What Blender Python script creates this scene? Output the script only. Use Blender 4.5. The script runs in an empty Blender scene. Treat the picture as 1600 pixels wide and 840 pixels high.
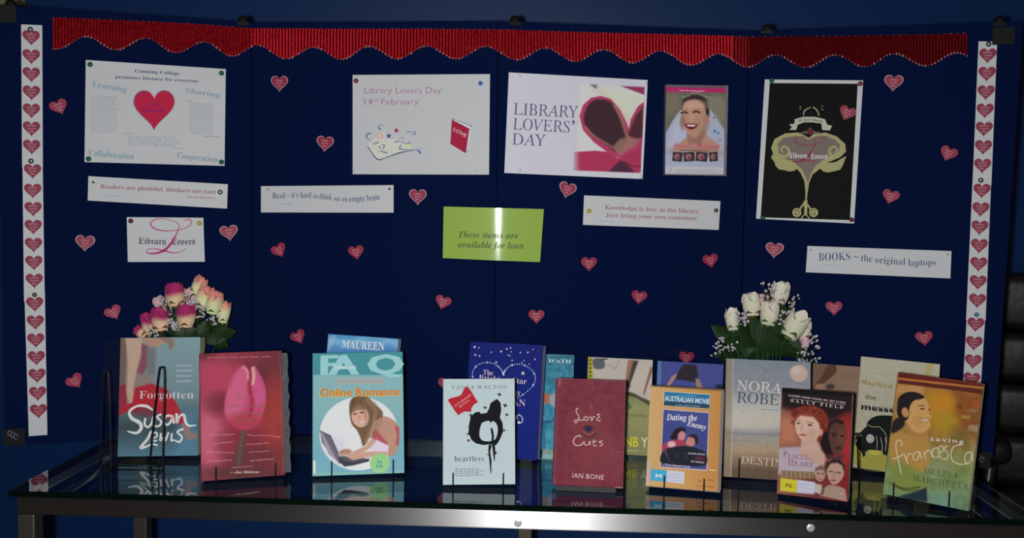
import bpy, bmesh, math, random
import numpy as np
from mathutils import Vector, Matrix
from mathutils.geometry import tessellate_polygon

# ------------------------------------------------------------------ camera, light, exposure
sc = bpy.context.scene
F = 1541.0                                   # focal length in pixels of the 1600 px wide frame
CAMZ, TZ = 1.24, 0.75                        # camera height, table top height
_p, _r = math.atan((420 - 323) / F), 0.015   # pitch, roll
FW = np.array([0, math.cos(_p), -math.sin(_p)]); U0 = np.array([0, math.sin(_p), math.cos(_p)]); R0 = np.array([1.0, 0, 0])
RT = math.cos(_r) * R0 + math.sin(_r) * U0; UP = -math.sin(_r) * R0 + math.cos(_r) * U0
CAM = np.array([0, 0, CAMZ])
cd = bpy.data.cameras.new('camera'); cam = bpy.data.objects.new('camera', cd); sc.collection.objects.link(cam)
cd.sensor_width = 36; cd.lens = F / 1600 * 36; cd.clip_start = 0.05
M = Matrix.Identity(4)
for i in range(3):
    M[i][0], M[i][1], M[i][2], M[i][3] = RT[i], UP[i], -FW[i], CAM[i]
cam.matrix_world = M; sc.camera = cam

w = bpy.data.worlds.new('dim_room'); sc.world = w; w.use_nodes = True
w.node_tree.nodes['Background'].inputs[0].default_value = (1.0, 0.86, 0.74, 1)
w.node_tree.nodes['Background'].inputs[1].default_value = 0.045
def area(name, loc, target, size, power, col):
    l = bpy.data.lights.new(name, 'AREA'); l.shape = 'DISK'; l.size = size; l.energy = power; l.color = col
    o = bpy.data.objects.new(name, l); sc.collection.objects.link(o); o.location = loc
    o.rotation_euler = (Vector(target) - Vector(loc)).to_track_quat('-Z', 'Y').to_euler()
    return o
area('camera_flash', (-0.05, -0.02, CAMZ - 0.006), (-0.05, 2.0, CAMZ - 0.13), 0.035, 25.0, (0.965, 0.995, 1.0))
sc.view_settings.view_transform = 'Standard'; sc.view_settings.look = 'None'
sc.view_settings.exposure = 0.0; sc.view_settings.gamma = 1.0; sc.view_settings.use_curve_mapping = False
random.seed(4); rng = np.random.RandomState(7)

# ------------------------------------------------------------------ helpers
col = sc.collection
def ray(x, y): return FW + RT * (x - 800) / F + UP * (420 - y) / F
def onz(x, y, z): d = ray(x, y); return CAM + d * (z - CAMZ) / d[2]
def ony(x, y, Y): d = ray(x, y); return CAM + d * Y / d[1]
def onplane(x, y, P, N): d = ray(x, y); return CAM + d * (np.dot(P - CAM, N) / np.dot(d, N))
def lin(c):
    c = np.asarray(c, float) / 255.0
    return np.where(c <= 0.04045, c / 12.92, ((c + 0.055) / 1.055) ** 2.4)
ILL = 0.60
def alb(c, e=None):
    c = np.asarray(c, float); g = c @ np.array([0.3, 0.59, 0.11]); c = c*0.90 + 0.10*np.expand_dims(g, -1)   # faded print
    return np.clip(lin(c) / (e or ILL), 0, 0.9)      # a colour read off the lit print, back to its own reflectance
def tagp(o, **k):
    for a, v in k.items():
        if v is not None: o[a] = v
    return o
def empty(name, label, cat, loc=(0, 0, 0), rot=None, group=None):
    o = bpy.data.objects.new(name, None); col.objects.link(o); o.empty_display_size = 0.02
    if rot is not None: o.matrix_world = Matrix.Translation(loc) @ rot.to_4x4()
    else: o.location = loc
    return tagp(o, label=label, category=cat, group=group)
def obj(name, me, mat, parent=None, label=None, **k):
    o = bpy.data.objects.new(name, me); col.objects.link(o)
    if mat is not None and not me.materials:
        for m_ in (mat if isinstance(mat, (list, tuple)) else [mat]): me.materials.append(m_)
    if parent is not None: o.parent = parent
    return tagp(o, label=label, **k)
def mesh(name, V, Fc, smooth=False, cols=None):
    me = bpy.data.meshes.new(name); me.from_pydata([tuple(v) for v in V], [], [tuple(f) for f in Fc]); me.update()
    if smooth: me.polygons.foreach_set('use_smooth', [True] * len(me.polygons))
    if cols is not None:
        a = me.color_attributes.new('Col', 'FLOAT_COLOR', 'POINT')
        cc = np.ones((len(V), 4), np.float32); cc[:, :3] = cols
        a.data.foreach_set('color', cc.ravel())
    return me
class MB:                                    # collects boxes, tubes and lathes in one mesh
    def __init__(s): s.V = []; s.F = []
    def add(s, V, Fc):
        n = len(s.V); s.V += [tuple(v) for v in V]; s.F += [tuple(i + n for i in f) for f in Fc]; return s
    def box(s, a, b, bev=0.0):
        x0, y0, z0 = a; x1, y1, z1 = b
        if bev <= 0:
            V = [(x0,y0,z0),(x1,y0,z0),(x1,y1,z0),(x0,y1,z0),(x0,y0,z1),(x1,y0,z1),(x1,y1,z1),(x0,y1,z1)]
            return s.add(V, [(0,3,2,1),(4,5,6,7),(0,1,5,4),(1,2,6,5),(2,3,7,6),(3,0,4,7)])
        bm = bmesh.new(); bmesh.ops.create_cube(bm, size=1)
        for v in bm.verts: v.co = Vector(((x0+x1)/2 + v.co.x*(x1-x0), (y0+y1)/2 + v.co.y*(y1-y0), (z0+z1)/2 + v.co.z*(z1-z0)))
        bmesh.ops.bevel(bm, geom=bm.edges[:], offset=bev, segments=2 if bev < 0.01 else 4, profile=0.5, affect='EDGES')
        bm.verts.index_update(); s.add([v.co[:] for v in bm.verts], [[v.index for v in f.verts] for f in bm.faces]); bm.free(); return s
    def tube(s, pts, r, n=8, cap=True, closed=False):
        P = [Vector(p) for p in pts]; m = len(P); base = len(s.V); prev = None
        for i, p in enumerate(P):
            if closed: t = (P[(i+1) % m] - P[i-1])
            else: t = P[min(i+1, m-1)] - P[max(i-1, 0)]
            t.normalize()
            if prev is None:
                a = Vector((0, 0, 1)) if abs(t.z) < 0.9 else Vector((1, 0, 0)); nrm = t.cross(a).normalized()
            else: nrm = (prev - t * prev.dot(t)).normalized()
            prev = nrm; b = t.cross(nrm); rr = r[i] if isinstance(r, (list, tuple)) else r
            for k in range(n):
                an = 2*math.pi*k/n; s.V.append(tuple(p + (nrm*math.cos(an) + b*math.sin(an))*rr))
        for i in range(m if closed else m-1):
            j = (i+1) % m
            for k in range(n):
                s.F.append((base+i*n+k, base+i*n+(k+1) % n, base+j*n+(k+1) % n, base+j*n+k))
        if cap and not closed:
            s.F.append(tuple(base+k for k in range(n))[::-1]); s.F.append(tuple(base+(m-1)*n+k for k in range(n)))
        return s
    def lathe(s, prof, n=16, c=(0, 0, 0)):
        base = len(s.V)
        for (r, z) in prof:
            for k in range(n):
                a = 2*math.pi*k/n; s.V.append((c[0]+r*math.cos(a), c[1]+r*math.sin(a), c[2]+z))
        for i in range(len(prof)-1):
            for k in range(n): s.F.append((base+i*n+k, base+i*n+(k+1) % n, base+(i+1)*n+(k+1) % n, base+(i+1)*n+k))
        s.F.append(tuple(base+k for k in range(n))[::-1]); s.F.append(tuple(base+(len(prof)-1)*n+k for k in range(n)))
        return s
    def me(s, name='m', smooth=False): return mesh(name, s.V, s.F, smooth)
def crom(pts, k=6, closed=False):            # Catmull-Rom through 2-D or 3-D points
    P = [np.array(p, float) for p in pts]; out = []; n = len(P)
    rngi = range(n) if closed else range(n-1)
    for i in rngi:
        p0, p1, p2, p3 = (P[(i-1) % n], P[i], P[(i+1) % n], P[(i+2) % n]) if closed else (P[max(i-1, 0)], P[i], P[i+1], P[min(i+2, n-1)])
        for j in range(k):
            t = j / k
            out.append(0.5*((2*p1) + (-p0+p2)*t + (2*p0-5*p1+4*p2-p3)*t*t + (-p0+3*p1-3*p2+p3)*t**3))
    if not closed: out.append(P[-1])
    return out
def heart_pts(n=40, w=1.0):
    out = []
    for i in range(n):
        t = 2*math.pi*i/n
        out.append((16*math.sin(t)**3/32*w, (13*math.cos(t)-5*math.cos(2*t)-2*math.cos(3*t)-math.cos(4*t)+2.5)/32*w))
    return out[::-1]
def prism(pts, y0, y1):                      # outline in x,z given counter-clockwise as seen from the front (-y)
    n = len(pts); V = [(p[0], y0, p[1]) for p in pts] + [(p[0], y1, p[1]) for p in pts]
    tri = tessellate_polygon([[Vector((p[0], p[1], 0)) for p in pts]]); Fc = []
    for a, b, c in tri:
        A, B, C_ = pts[a], pts[b], pts[c]
        if (B[0]-A[0])*(C_[1]-A[1]) - (B[1]-A[1])*(C_[0]-A[0]) < 0: b, c = c, b
        Fc.append((a, b, c)); Fc.append((a+n, c+n, b+n))
    for i in range(n):
        j = (i+1) % n; Fc.append((j, i, i+n, j+n))
    return V, Fc

# ------------------------------------------------------------------ materials
def mat(name, c, rough=0.6, metal=0.0, spec=0.5, coat=0.0, bump=0.0, bscale=60.0, var=0.0, vscale=8.0, attr=False, sheen=0.0, stretch=(1, 1, 1), bdist=0.002):
    m = bpy.data.materials.new(name); m.use_nodes = True; nt = m.node_tree; b = nt.nodes['Principled BSDF']
    b.inputs['Roughness'].default_value = rough; b.inputs['Metallic'].default_value = metal
    b.inputs['Specular IOR Level'].default_value = spec; b.inputs['Coat Weight'].default_value = coat; b.inputs['Coat Roughness'].default_value = 0.12
    b.inputs['Sheen Weight'].default_value = sheen
    tc = nt.nodes.new('ShaderNodeTexCoord'); mp = nt.nodes.new('ShaderNodeMapping'); mp.inputs['Scale'].default_value = stretch
    nt.links.new(tc.outputs['Object'], mp.inputs['Vector'])
    if attr:
        a = nt.nodes.new('ShaderNodeAttribute'); a.attribute_name = 'Col'; src = a.outputs['Color']
    else:
        rgb = nt.nodes.new('ShaderNodeRGB'); rgb.outputs[0].default_value = (*c, 1); src = rgb.outputs[0]
    if var > 0:
        n = nt.nodes.new('ShaderNodeTexNoise'); n.inputs['Scale'].default_value = vscale; n.inputs['Detail'].default_value = 4
        nt.links.new(mp.outputs[0], n.inputs['Vector'])
        mr = nt.nodes.new('ShaderNodeMapRange'); mr.inputs['To Min'].default_value = 1-var; mr.inputs['To Max'].default_value = 1+var
        nt.links.new(n.outputs['Fac'], mr.inputs['Value'])
        mx = nt.nodes.new('ShaderNodeVectorMath'); mx.operation = 'SCALE'
        nt.links.new(src, mx.inputs[0]); nt.links.new(mr.outputs[0], mx.inputs['Scale']); src = mx.outputs[0]
    nt.links.new(src, b.inputs['Base Color'])
    if bump > 0:
        n = nt.nodes.new('ShaderNodeTexNoise'); n.inputs['Scale'].default_value = bscale; n.inputs['Detail'].default_value = 3
        nt.links.new(mp.outputs[0], n.inputs['Vector'])
        bp = nt.nodes.new('ShaderNodeBump'); bp.inputs['Strength'].default_value = bump; bp.inputs['Distance'].default_value = bdist
        nt.links.new(n.outputs['Fac'], bp.inputs['Height']); nt.links.new(bp.outputs[0], b.inputs['Normal'])
    return m
def clear_mat(name, tint, f0=0.04, rough=0.0, haze=0.0):       # clear sheet: Schlick mix of see-through and mirror
    m = bpy.data.materials.new(name); m.use_nodes = True; nt = m.node_tree; nt.nodes.clear(); N = nt.nodes.new; L = nt.links.new
    out = N('ShaderNodeOutputMaterial'); mix = N('ShaderNodeMixShader'); tr = N('ShaderNodeBsdfTransparent'); gl = N('ShaderNodeBsdfGlossy')
    tr.inputs[0].default_value = (*tint, 1); gl.inputs['Roughness'].default_value = rough; gl.inputs[0].default_value = (1, 1, 1, 1)
    g = N('ShaderNodeNewGeometry'); d = N('ShaderNodeVectorMath'); d.operation = 'DOT_PRODUCT'
    L(g.outputs['Incoming'], d.inputs[0]); L(g.outputs['Normal'], d.inputs[1])
    ab = N('ShaderNodeMath'); ab.operation = 'ABSOLUTE'; L(d.outputs['Value'], ab.inputs[0])
    om = N('ShaderNodeMath'); om.operation = 'SUBTRACT'; om.inputs[0].default_value = 1; L(ab.outputs[0], om.inputs[1])
    pw = N('ShaderNodeMath'); pw.operation = 'POWER'; L(om.outputs[0], pw.inputs[0]); pw.inputs[1].default_value = 5
    ma = N('ShaderNodeMath'); ma.operation = 'MULTIPLY_ADD'; L(pw.outputs[0], ma.inputs[0]); ma.inputs[1].default_value = 1-f0; ma.inputs[2].default_value = f0
    L(ma.outputs[0], mix.inputs[0]); L(tr.outputs[0], mix.inputs[1]); L(gl.outputs[0], mix.inputs[2])
    if haze > 0:
        df = N('ShaderNodeBsdfDiffuse'); df.inputs[0].default_value = (0.7, 0.75, 0.8, 1); m2 = N('ShaderNodeMixShader'); m2.inputs[0].default_value = haze
        L(mix.outputs[0], m2.inputs[1]); L(df.outputs[0], m2.inputs[2]); L(m2.outputs[0], out.inputs[0])
    else: L(mix.outputs[0], out.inputs[0])
    return m
PAPER = mat('white_paper', (0.70, 0.70, 0.715), 0.6, spec=0.3, bump=0.05, bscale=30, var=0.03, vscale=12)
INK = mat('printing_ink', (1, 1, 1), 0.6, spec=0.05, attr=True)
GLOSS = mat('glossy_print', (1, 1, 1), 0.6, spec=0.08, attr=True, var=0.04, vscale=40)
PAGES = mat('page_edges', (0.55, 0.48, 0.36), 0.8, var=0.25, vscale=14, stretch=(1, 90, 1))
FELT = mat('navy_felt', (0.0024, 0.0085, 0.049), 0.95, spec=0.05, var=0.25, vscale=500, bump=0.35, bscale=900, sheen=0.01)
STEEL = mat('brushed_steel', (0.50, 0.48, 0.47), 0.42, metal=1.0, var=0.10, vscale=30, stretch=(0.3, 20, 40))
_b = STEEL.node_tree.nodes['Principled BSDF']; _b.inputs['Anisotropic'].default_value = 0.95; _t = STEEL.node_tree.nodes.new('ShaderNodeTangent')   # brushed lengthwise
_t.direction_type = 'RADIAL'; _t.axis = 'X'; STEEL.node_tree.links.new(_t.outputs[0], _b.inputs['Tangent'])
LEGM = mat('dull_steel', (0.16, 0.14, 0.12), 0.5, metal=0.9, var=0.08, vscale=20)
BLACKP = mat('black_plastic', (0.012, 0.011, 0.012), 0.35, var=0.1)
WIRE = mat('black_wire', (0.006, 0.006, 0.008), 0.35, spec=0.35, var=0.1)
GLASS = clear_mat('table_glass', (0.86, 0.94, 0.92), f0=0.07)
GEDGE = mat('glass_edge', (0.002, 0.006, 0.004), 0.12, spec=0.6, var=0.1)
ACRYL = clear_mat('clear_acrylic', (0.97, 0.975, 0.98), f0=0.03, rough=0.03)
FILM = clear_mat('plastic_film', (0.92, 0.94, 0.95), f0=0.10, rough=0.12, haze=0.06)

# ------------------------------------------------------------------ the room
def structure(name, V, Fc, m): return obj(name, mesh(name, V, Fc), m, kind='structure')
WALL = mat('blue_wall_paint', (0.005, 0.036, 0.150), 0.38, spec=0.38, var=0.06, vscale=3, bump=0.04, bscale=120)
WY = 2.75
b = MB().box((-2.6, WY, 0), (3.0, WY+0.1, 2.7)); obj('wall_back', b.me(), WALL, kind='structure')
b = MB().box((-2.6, -2.2, -0.05), (3.0, WY, 0)); obj('floor', b.me(), mat('grey_carpet', (0.035, 0.036, 0.045), 0.95, spec=0.1, var=0.3, vscale=200, bump=0.4, bscale=400), kind='structure')
b = MB().box((-2.6, WY-0.015, 0), (3.0, WY, 0.09), 0.003); obj('baseboard_back', b.me(), mat('dark_skirting', (0.02, 0.022, 0.03), 0.5, var=0.1), kind='structure')
# beige notice sheet high on the wall
A = ony(-30, 8.5, WY-0.002); B = ony(40, 8.5, WY-0.002)
b = MB().box((A[0], WY-0.012, A[2]), (B[0], WY-0.0005, A[2]+0.30), 0.002)
nb = obj('wall_plate', b.me(), mat('beige_plastic', (0.33, 0.30, 0.17), 0.5, var=0.05), label='beige plate on the blue wall above the top left corner of the board', category='wall plate')

# ------------------------------------------------------------------ steel framed glass table
ang = -0.045
TM = Matrix.Translation((0, 1.598, TZ)) @ Matrix.Rotation(ang, 4, 'Z')   # local: x along the front edge, y back, z=0 the glass top
tab = empty('glass_table', 'long steel framed display table with a dark glass top carrying the board and books', 'table', TM.to_translation(), TM.to_3x3())
tab.matrix_world = Matrix.Translation((0, 1.598, 0)) @ Matrix.Rotation(ang, 4, 'Z')
XL, XR, YD = -0.846, 0.862, 0.52
gb = MB().box((XL, 0, TZ-0.010), (XR, YD, TZ))
gm = gb.me('glass'); gm.materials.append(GLASS); gm.materials.append(GEDGE)
for p in gm.polygons:
    if abs(p.normal.z) < 0.5: p.material_index = 1
obj('glass_top', gm, None, tab)
zt, zb = TZ-0.0105, TZ-0.0425
def rail(a, b_, name='rail', **k): return obj(name, MB().box(a, b_, 0.0025).me(), STEEL, tab, **k)
rail((XL+0.012, 0.006, zb), (XR-0.006, 0.036, zt), label='bright brushed steel front rail')
rail((XL+0.012, YD-0.060, zb), (XR-0.006, YD-0.030, zt)); rail((XL+0.012, 0.036, zb), (XL+0.042, YD-0.06, zt)); rail((XR-0.036, 0.036, zb), (XR-0.006, YD-0.06, zt))
for x in (XL+0.012, 0.0, XR-0.036):
    for y in (0.006, YD-0.060):
        if x == 0.0 and y < 0.1: continue
        obj('leg', MB().box((x, y, 0.0), (x+0.030, y+0.030, zb), 0.0025).me(), LEGM, tab)
for bx, by in ((809, 818.5), (1268, 826)):
  bolt = ony(bx, by, 1.598-0.045*(bx-800)/F*1.6)
  bl = (Matrix.Rotation(-ang, 3, 'Z') @ Vector((bolt[0], bolt[1]-1.598, bolt[2])))
  obj('bolt', MB().lathe([(0.0065, 0), (0.0065, 0.0012), (0.004, 0.002)], 16).me(), mat('zinc_bolt', (0.62, 0.64, 0.70), 0.35, metal=0.4), tab, label='round pale bolt head on the front rail').matrix_local = Matrix.Translation((bl.x, 0.0065, bl.z)) @ Matrix.Rotation(math.pi/2, 4, 'X')

# ------------------------------------------------------------------ folding display board
HB = 0.864
seam_px = [(-6, 8), (393, 35.5), (779, 33.5), (1171, 48.5), (1588, 38)]
SX = [np.array(onz(x, y, TZ+HB)[:2]) for x, y in seam_px]
SX[4] = np.array((0.982, 1.948))
def panel_of(x, y):
    for i in range(4):
        A, B = SX[i], SX[i+1]; t = np.array([B[0]-A[0], B[1]-A[1], 0]); t /= np.linalg.norm(t)
        N = np.array([t[1], -t[0], 0])                          # towards the viewer
        P = onplane(x, y, np.array([A[0], A[1], 0]), N)
        s = np.dot(P[:2]-A, t[:2]) / np.linalg.norm(B-A)
        if (s < 1 or i == 3) and (s >= 0 or i == 0): return i, P, t, N
    return i, P, t, N
def bpt(x, y, off=0.0015): i, P, t, N = panel_of(x, y); return P + N*off
bd = empty('display_board', 'four panel navy felt folding display board standing on the glass table', 'display board', (0, 2.05, TZ))
bd_inv = Matrix.Translation((0, -2.05, -TZ))
for i in range(4):
    A, B = SX[i], SX[i+1]; L_ = np.linalg.norm(B-A); yaw = math.atan2(B[1]-A[1], B[0]-A[0])
    g = 0.0012; x1b = L_-g; x1t = L_-g
    if i == 3: x1t = L_+0.006; x1b = L_-0.012
    V = [(g,0,0),(x1b,0,0),(x1b,0.014,0),(g,0.014,0),(g,0,HB),(x1t,0,HB),(x1t,0.014,HB),(g,0.014,HB)]
    me = mesh('panel', V, [(0,3,2,1),(4,5,6,7),(0,1,5,4),(1,2,6,5),(2,3,7,6),(3,0,4,7)])
    o = obj('panel', me, FELT, bd); o.matrix_local = Matrix.Translation((A[0], A[1]-2.05, 0.001)) @ Matrix.Rotation(yaw, 4, 'Z')
HW = mat('black_fitting', (0.006, 0.006, 0.008), 0.6, spec=0.2, var=0.1)
SILV = mat('silver_mark', (0.30, 0.33, 0.36), 0.35, metal=0.3, var=0.1)
for (x, y) in [(16, 8), (380, 36), (805, 34), (1198, 46), (1562, 40)]:      # round hinge knobs along the top
    i, P, t, N = panel_of(x, y); P = P.copy(); z = TZ+HB+0.001
    kb = MB().lathe([(0.010, 0), (0.0105, 0.004), (0.009, 0.009), (0.005, 0.0125), (0.001, 0.0135)], 16)
    c = Vector(P) - Vector(N)*0.007; c.z = z
    o = obj('hinge_knob', kb.me('knob', True), HW, bd); o.location = bd_inv @ c
    pl = MB().box((-0.012, -0.0085, -0.008), (0.012, 0.0085, 0.0005), 0.001)
    p_ = obj('hinge_plate', pl.me(), HW, o); p_.rotation_euler.z = math.atan2(t[1], t[0])
for (x, y, sx, lo) in [(22, 683, 1, 0), (1531, 718, 1, 3), (8, 22, 1, 0), (1568, 57, 1, 3)]:   # dark corner guards, the lower two with a small silver mark
    i, P, t, N = panel_of(x, y); rot = Matrix(((t[0], -N[0], 0), (t[1], -N[1], 0), (0, 0, 1)))
    b_ = MB().box((-0.020, -0.0012, -0.016), (0.020, 0.0, 0.018), 0.0004)
    o = obj('corner_guard', b_.me(), HW, bd); o.matrix_local = bd_inv @ (Matrix.Translation(P + N*0.0006) @ rot.to_4x4())
    if y > 300:
        mk = MB()
        for q in range(3):
            a0 = q*0.0052-0.007
            mk.tube([(a0+0.004*math.cos(k*0.7)*(1 if k < 6 else .5), -0.0016, 0.004-a0*0.8+0.005*math.sin(k*0.7)) for k in range(9)], 0.0007, 5)
        obj('silver_mark', mk.me(), SILV, o, label='tiny silver maker emblem')

# ------------------------------------------------------------------ printed surfaces
def homog(src, dst):
    A = []
    for (x, y), (u, v) in zip(src, dst):
        A.append([x, y, 1, 0, 0, 0, -u*x, -u*y, -u]); A.append([0, 0, 0, x, y, 1, -v*x, -v*y, -v])
    return np.linalg.svd(np.array(A, float))[2][-1].reshape(3, 3)
def hap(H, P):
    P = np.asarray(P, float); Q = np.c_[P, np.ones(len(P))] @ H.T
    return Q[:, :2] / Q[:, 2:3]
_MATH = {'serifb': (0x1D400, 0x1D41A), 'serif': (0x1D400, 0x1D41A), 'ital': (0x1D434, 0x1D44E), 'caps': (0x1D434, 0x1D44E), 'bital': (0x1D468, 0x1D482), 'script': (0x1D4D0, 0x1D4EA),
         'frak': (0x1D56C, 0x1D586), 'mono': (0x1D670, 0x1D68A), 'hand': (0x1D49C, 0x1D4B6)}
_EXC = {0x1D455: 0x210E, 0x1D49D: 0x212C, 0x1D4A0: 0x2130, 0x1D4A1: 0x2131, 0x1D4A3: 0x210B, 0x1D4A4: 0x2110, 0x1D4A7: 0x2112, 0x1D4A8: 0x2133, 0x1D4AD: 0x211B, 0x1D4BA: 0x212F, 0x1D4BC: 0x210A, 0x1D4C4: 0x2134}
_tc = {}
_tcu = bpy.data.curves.new('lettering', 'FONT'); _tob = bpy.data.objects.new('lettering', _tcu)   # one text curve, kept so that its glyphs load once
def glyphs(s, style, track=1.0):
    key = (s, style, track)
    if key in _tc: return _tc[key]
    o = ''
    for c in s:
        q = ord(c)
        if style in _MATH and c.isalpha():
            q = _MATH[style][0]+q-65 if c.isupper() else _MATH[style][1]+q-97
            q = _EXC.get(q, q)
        o += chr(q)
    cu = _tcu; cu.body = o; cu.size = 1.0; cu.resolution_u = 2; cu.space_character = track
    cu.offset = {'serif': -0.010, 'thin': -0.012, 'heavy': 0.012, 'sansb': 0.014}.get(style, 0.0)
    me = bpy.data.meshes.new_from_object(_tob)
    V = np.array([v.co[:2] for v in me.vertices]); Fc = [tuple(p.vertices) for p in me.polygons]; bpy.data.meshes.remove(me)
    if style == 'caps': V[:, 0] -= 0.26*V[:, 1]
    V[:, 0] -= V[:, 0].min(); V[:, 0] /= max(V[:, 0].max(), 1e-6)
    V[:, 1] /= 0.70                                           # cap height 1
    _tc[key] = (V, Fc); return _tc[key]

class Surf:
    """a flat printed face: photo-pixel drawing coordinates are carried onto the real rectangle of the face"""
    def __init__(s, quad, loc, parent, y=-0.0006, ill=None, bend=None):
        s.q = np.array(quad, float); s.loc = np.array(loc, float); s.H = homog(s.q, s.loc); s.Hi = np.linalg.inv(s.H)
        s.parent = parent; s.y = y; s.ill = ill; s.bend = bend; s.o = np.zeros(2); s.k = 1.0; s.img = None
        s.V = []; s.Fc = []; s.C = []; s.layer = 0
    def crop(s, ox, oy, k): s.o = np.array([ox, oy], float); s.k = float(k); return s
    def px(s, P): return s.o + np.asarray(P, float)/s.k
    # soft painting on a fine grid
    def canvas(s, c, nx, ny):
        u, v = np.meshgrid(np.linspace(0, 1, nx), np.linspace(0, 1, ny)); u = u.ravel()[:, None]; v = v.ravel()[:, None]
        TL, TR, BR, BL = s.loc; s.G = (TL*(1-u)+TR*u)*(1-v) + (BL*(1-u)+BR*u)*v
        s.GP = hap(s.Hi, s.G); s.nx, s.ny = nx, ny; s.img = np.tile(np.array(c, float), (nx*ny, 1)); return s
    def P(s): return (s.GP - s.o)*s.k
    def mixin(s, m, c): m = np.clip(m, 0, 1)[:, None]; s.img = s.img*(1-m) + np.asarray(c, float)*m; return s
    def _sm(s, d, soft): return np.clip(0.5 - d/max(soft, 1e-3), 0, 1)   # d signed distance, <0 inside
    def ell(s, cx, cy, rx, ry, c, soft=3, rot=0, a=1.0):
        p = s.P() - (cx, cy); r = math.radians(rot); x = p[:, 0]*math.cos(r)+p[:, 1]*math.sin(r); y = -p[:, 0]*math.sin(r)+p[:, 1]*math.cos(r)
        d = (np.sqrt((x/rx)**2+(y/ry)**2)-1)*min(rx, ry); return s.mixin(s._sm(d, soft)*a, c)
    def pol(s, pts, c, soft=3, a=1.0, smooth=False):
        if smooth: pts = crom(pts, 5, True)
        pts = np.array(pts, float); p = s.P(); ins = np.zeros(len(p), bool); dm = np.full(len(p), 1e9); n = len(pts)
        for i in range(n):
            A, B = pts[i], pts[(i+1) % n]; e = B-A; w_ = p-A
            t = np.clip((w_@e)/max(e@e, 1e-9), 0, 1); dm = np.minimum(dm, np.hypot(*(w_-t[:, None]*e).T))
            if A[1] != B[1]:
                cr = ((A[1] > p[:, 1]) != (B[1] > p[:, 1])) & (p[:, 0] < (B[0]-A[0])*(p[:, 1]-A[1])/(B[1]-A[1])+A[0]); ins ^= cr
        return s.mixin(s._sm(np.where(ins, -dm, dm), soft)*a, c)
    def lin_(s, pts, wd, c, soft=2, a=1.0, smooth=False):
        if smooth: pts = crom(pts, 6)
        pts = np.array(pts, float); p = s.P(); dm = np.full(len(p), 1e9)
        for i in range(len(pts)-1):
            e = pts[i+1]-pts[i]; w_ = p-pts[i]; t = np.clip((w_@e)/max(e@e, 1e-9), 0, 1); dm = np.minimum(dm, np.hypot(*(w_-t[:, None]*e).T))
        return s.mixin(s._sm(dm-wd/2, soft)*a, c)
    def grad(s, p0, p1, stops, a=1.0):
        p0 = np.array(p0, float); e = np.array(p1, float)-p0; t = (s.P()-p0)@e/(e@e)
        xs = [q[0] for q in stops]; c = np.stack([np.interp(t, xs, [q[1][k] for q in stops]) for k in range(3)], 1)
        s.img = s.img*(1-a)+c*a; return s
    def speck(s, amp, cell=1):
        n = rng.rand(s.ny//cell+2, s.nx//cell+2)-0.5; iy, ix = np.mgrid[0:s.ny, 0:s.nx]
        fx = ix/cell; fy = iy/cell; x0 = fx.astype(int); y0 = fy.astype(int); tx = fx-x0; ty = fy-y0
        v = (n[y0, x0]*(1-tx)+n[y0, x0+1]*tx)*(1-ty)+(n[y0+1, x0]*(1-tx)+n[y0+1, x0+1]*tx)*ty
        s.img = np.clip(s.img+(v.ravel()*2*amp)[:, None], 0, 255); return s
    # crisp shapes
    def _push(s, Q, Fc, c, z=None):
        s.layer += 1; n = len(s.V); y = s.y - 0.00025 - (z if z is not None else 0.000012*s.layer)
        for q in Q: s.V.append((q[0], y, q[1]))
        s.Fc += [tuple(i+n for i in f) for f in Fc]; s.C += [alb(c, s.ill)]*len(Q)
    def L(s, pts): return hap(s.H, s.px(pts))
    def vp(s, pts, c, smooth=False):
        if smooth: pts = crom(pts, 5, True)
        Q = s.L(pts); tri = tessellate_polygon([[Vector((q[0], q[1], 0)) for q in Q]]); Fc = []
        for a, b_, d in tri:
            ar = (Q[b_][0]-Q[a][0])*(Q[d][1]-Q[a][1])-(Q[b_][1]-Q[a][1])*(Q[d][0]-Q[a][0]); Fc.append((a, b_, d) if ar > 0 else (a, d, b_))
        s._push(Q, Fc, c); return s
    def vs(s, pts, wd, c, smooth=True, k=5, closed=False):
        P = crom(pts, k, closed) if smooth else [np.array(p, float) for p in pts]
        if closed: P = P+[P[0]]
        P = np.array(P, float); n = len(P); T = np.gradient(P, axis=0); T /= np.maximum(np.hypot(*T.T), 1e-9)[:, None]; Nn = np.c_[-T[:, 1], T[:, 0]]
        W = np.interp(np.linspace(0, 1, n), np.linspace(0, 1, len(wd)), wd) if isinstance(wd, (list, tuple)) else np.full(n, wd)
        Q = s.L(np.r_[P+Nn*W[:, None]/2, P-Nn*W[:, None]/2])
        s._push(Q, [(i, i+1, n+i+1, n+i) for i in range(n-1)] if True else [], c); return s
    def ve(s, cx, cy, rx, ry, c, n=20): return s.vp([(cx+rx*math.cos(2*math.pi*i/n), cy+ry*math.sin(2*math.pi*i/n)) for i in range(n)], c)
    def T(s, txt, x0, y0, x1, y1, h, style='sans', c=(20, 20, 60), shear=0, track=1.0, arc=0, grow=0):
        V, Fc = glyphs(txt, style, track); d = np.array([x1-x0, y1-y0], float); wdt = np.hypot(*d); ux = d/wdt; uy = np.array([ux[1], -ux[0]])
        hh = h*(1+grow*V[:, 0]); P = np.array([x0, y0])+np.outer(V[:, 0], d)+(V[:, 1]*hh)[:, None]*uy + np.outer(V[:, 1]*h*shear, ux)
        if arc: P += np.outer(arc*4*V[:, 0]*(1-V[:, 0]), uy)
        s._push(s.L(P), Fc, c); return s
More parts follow.
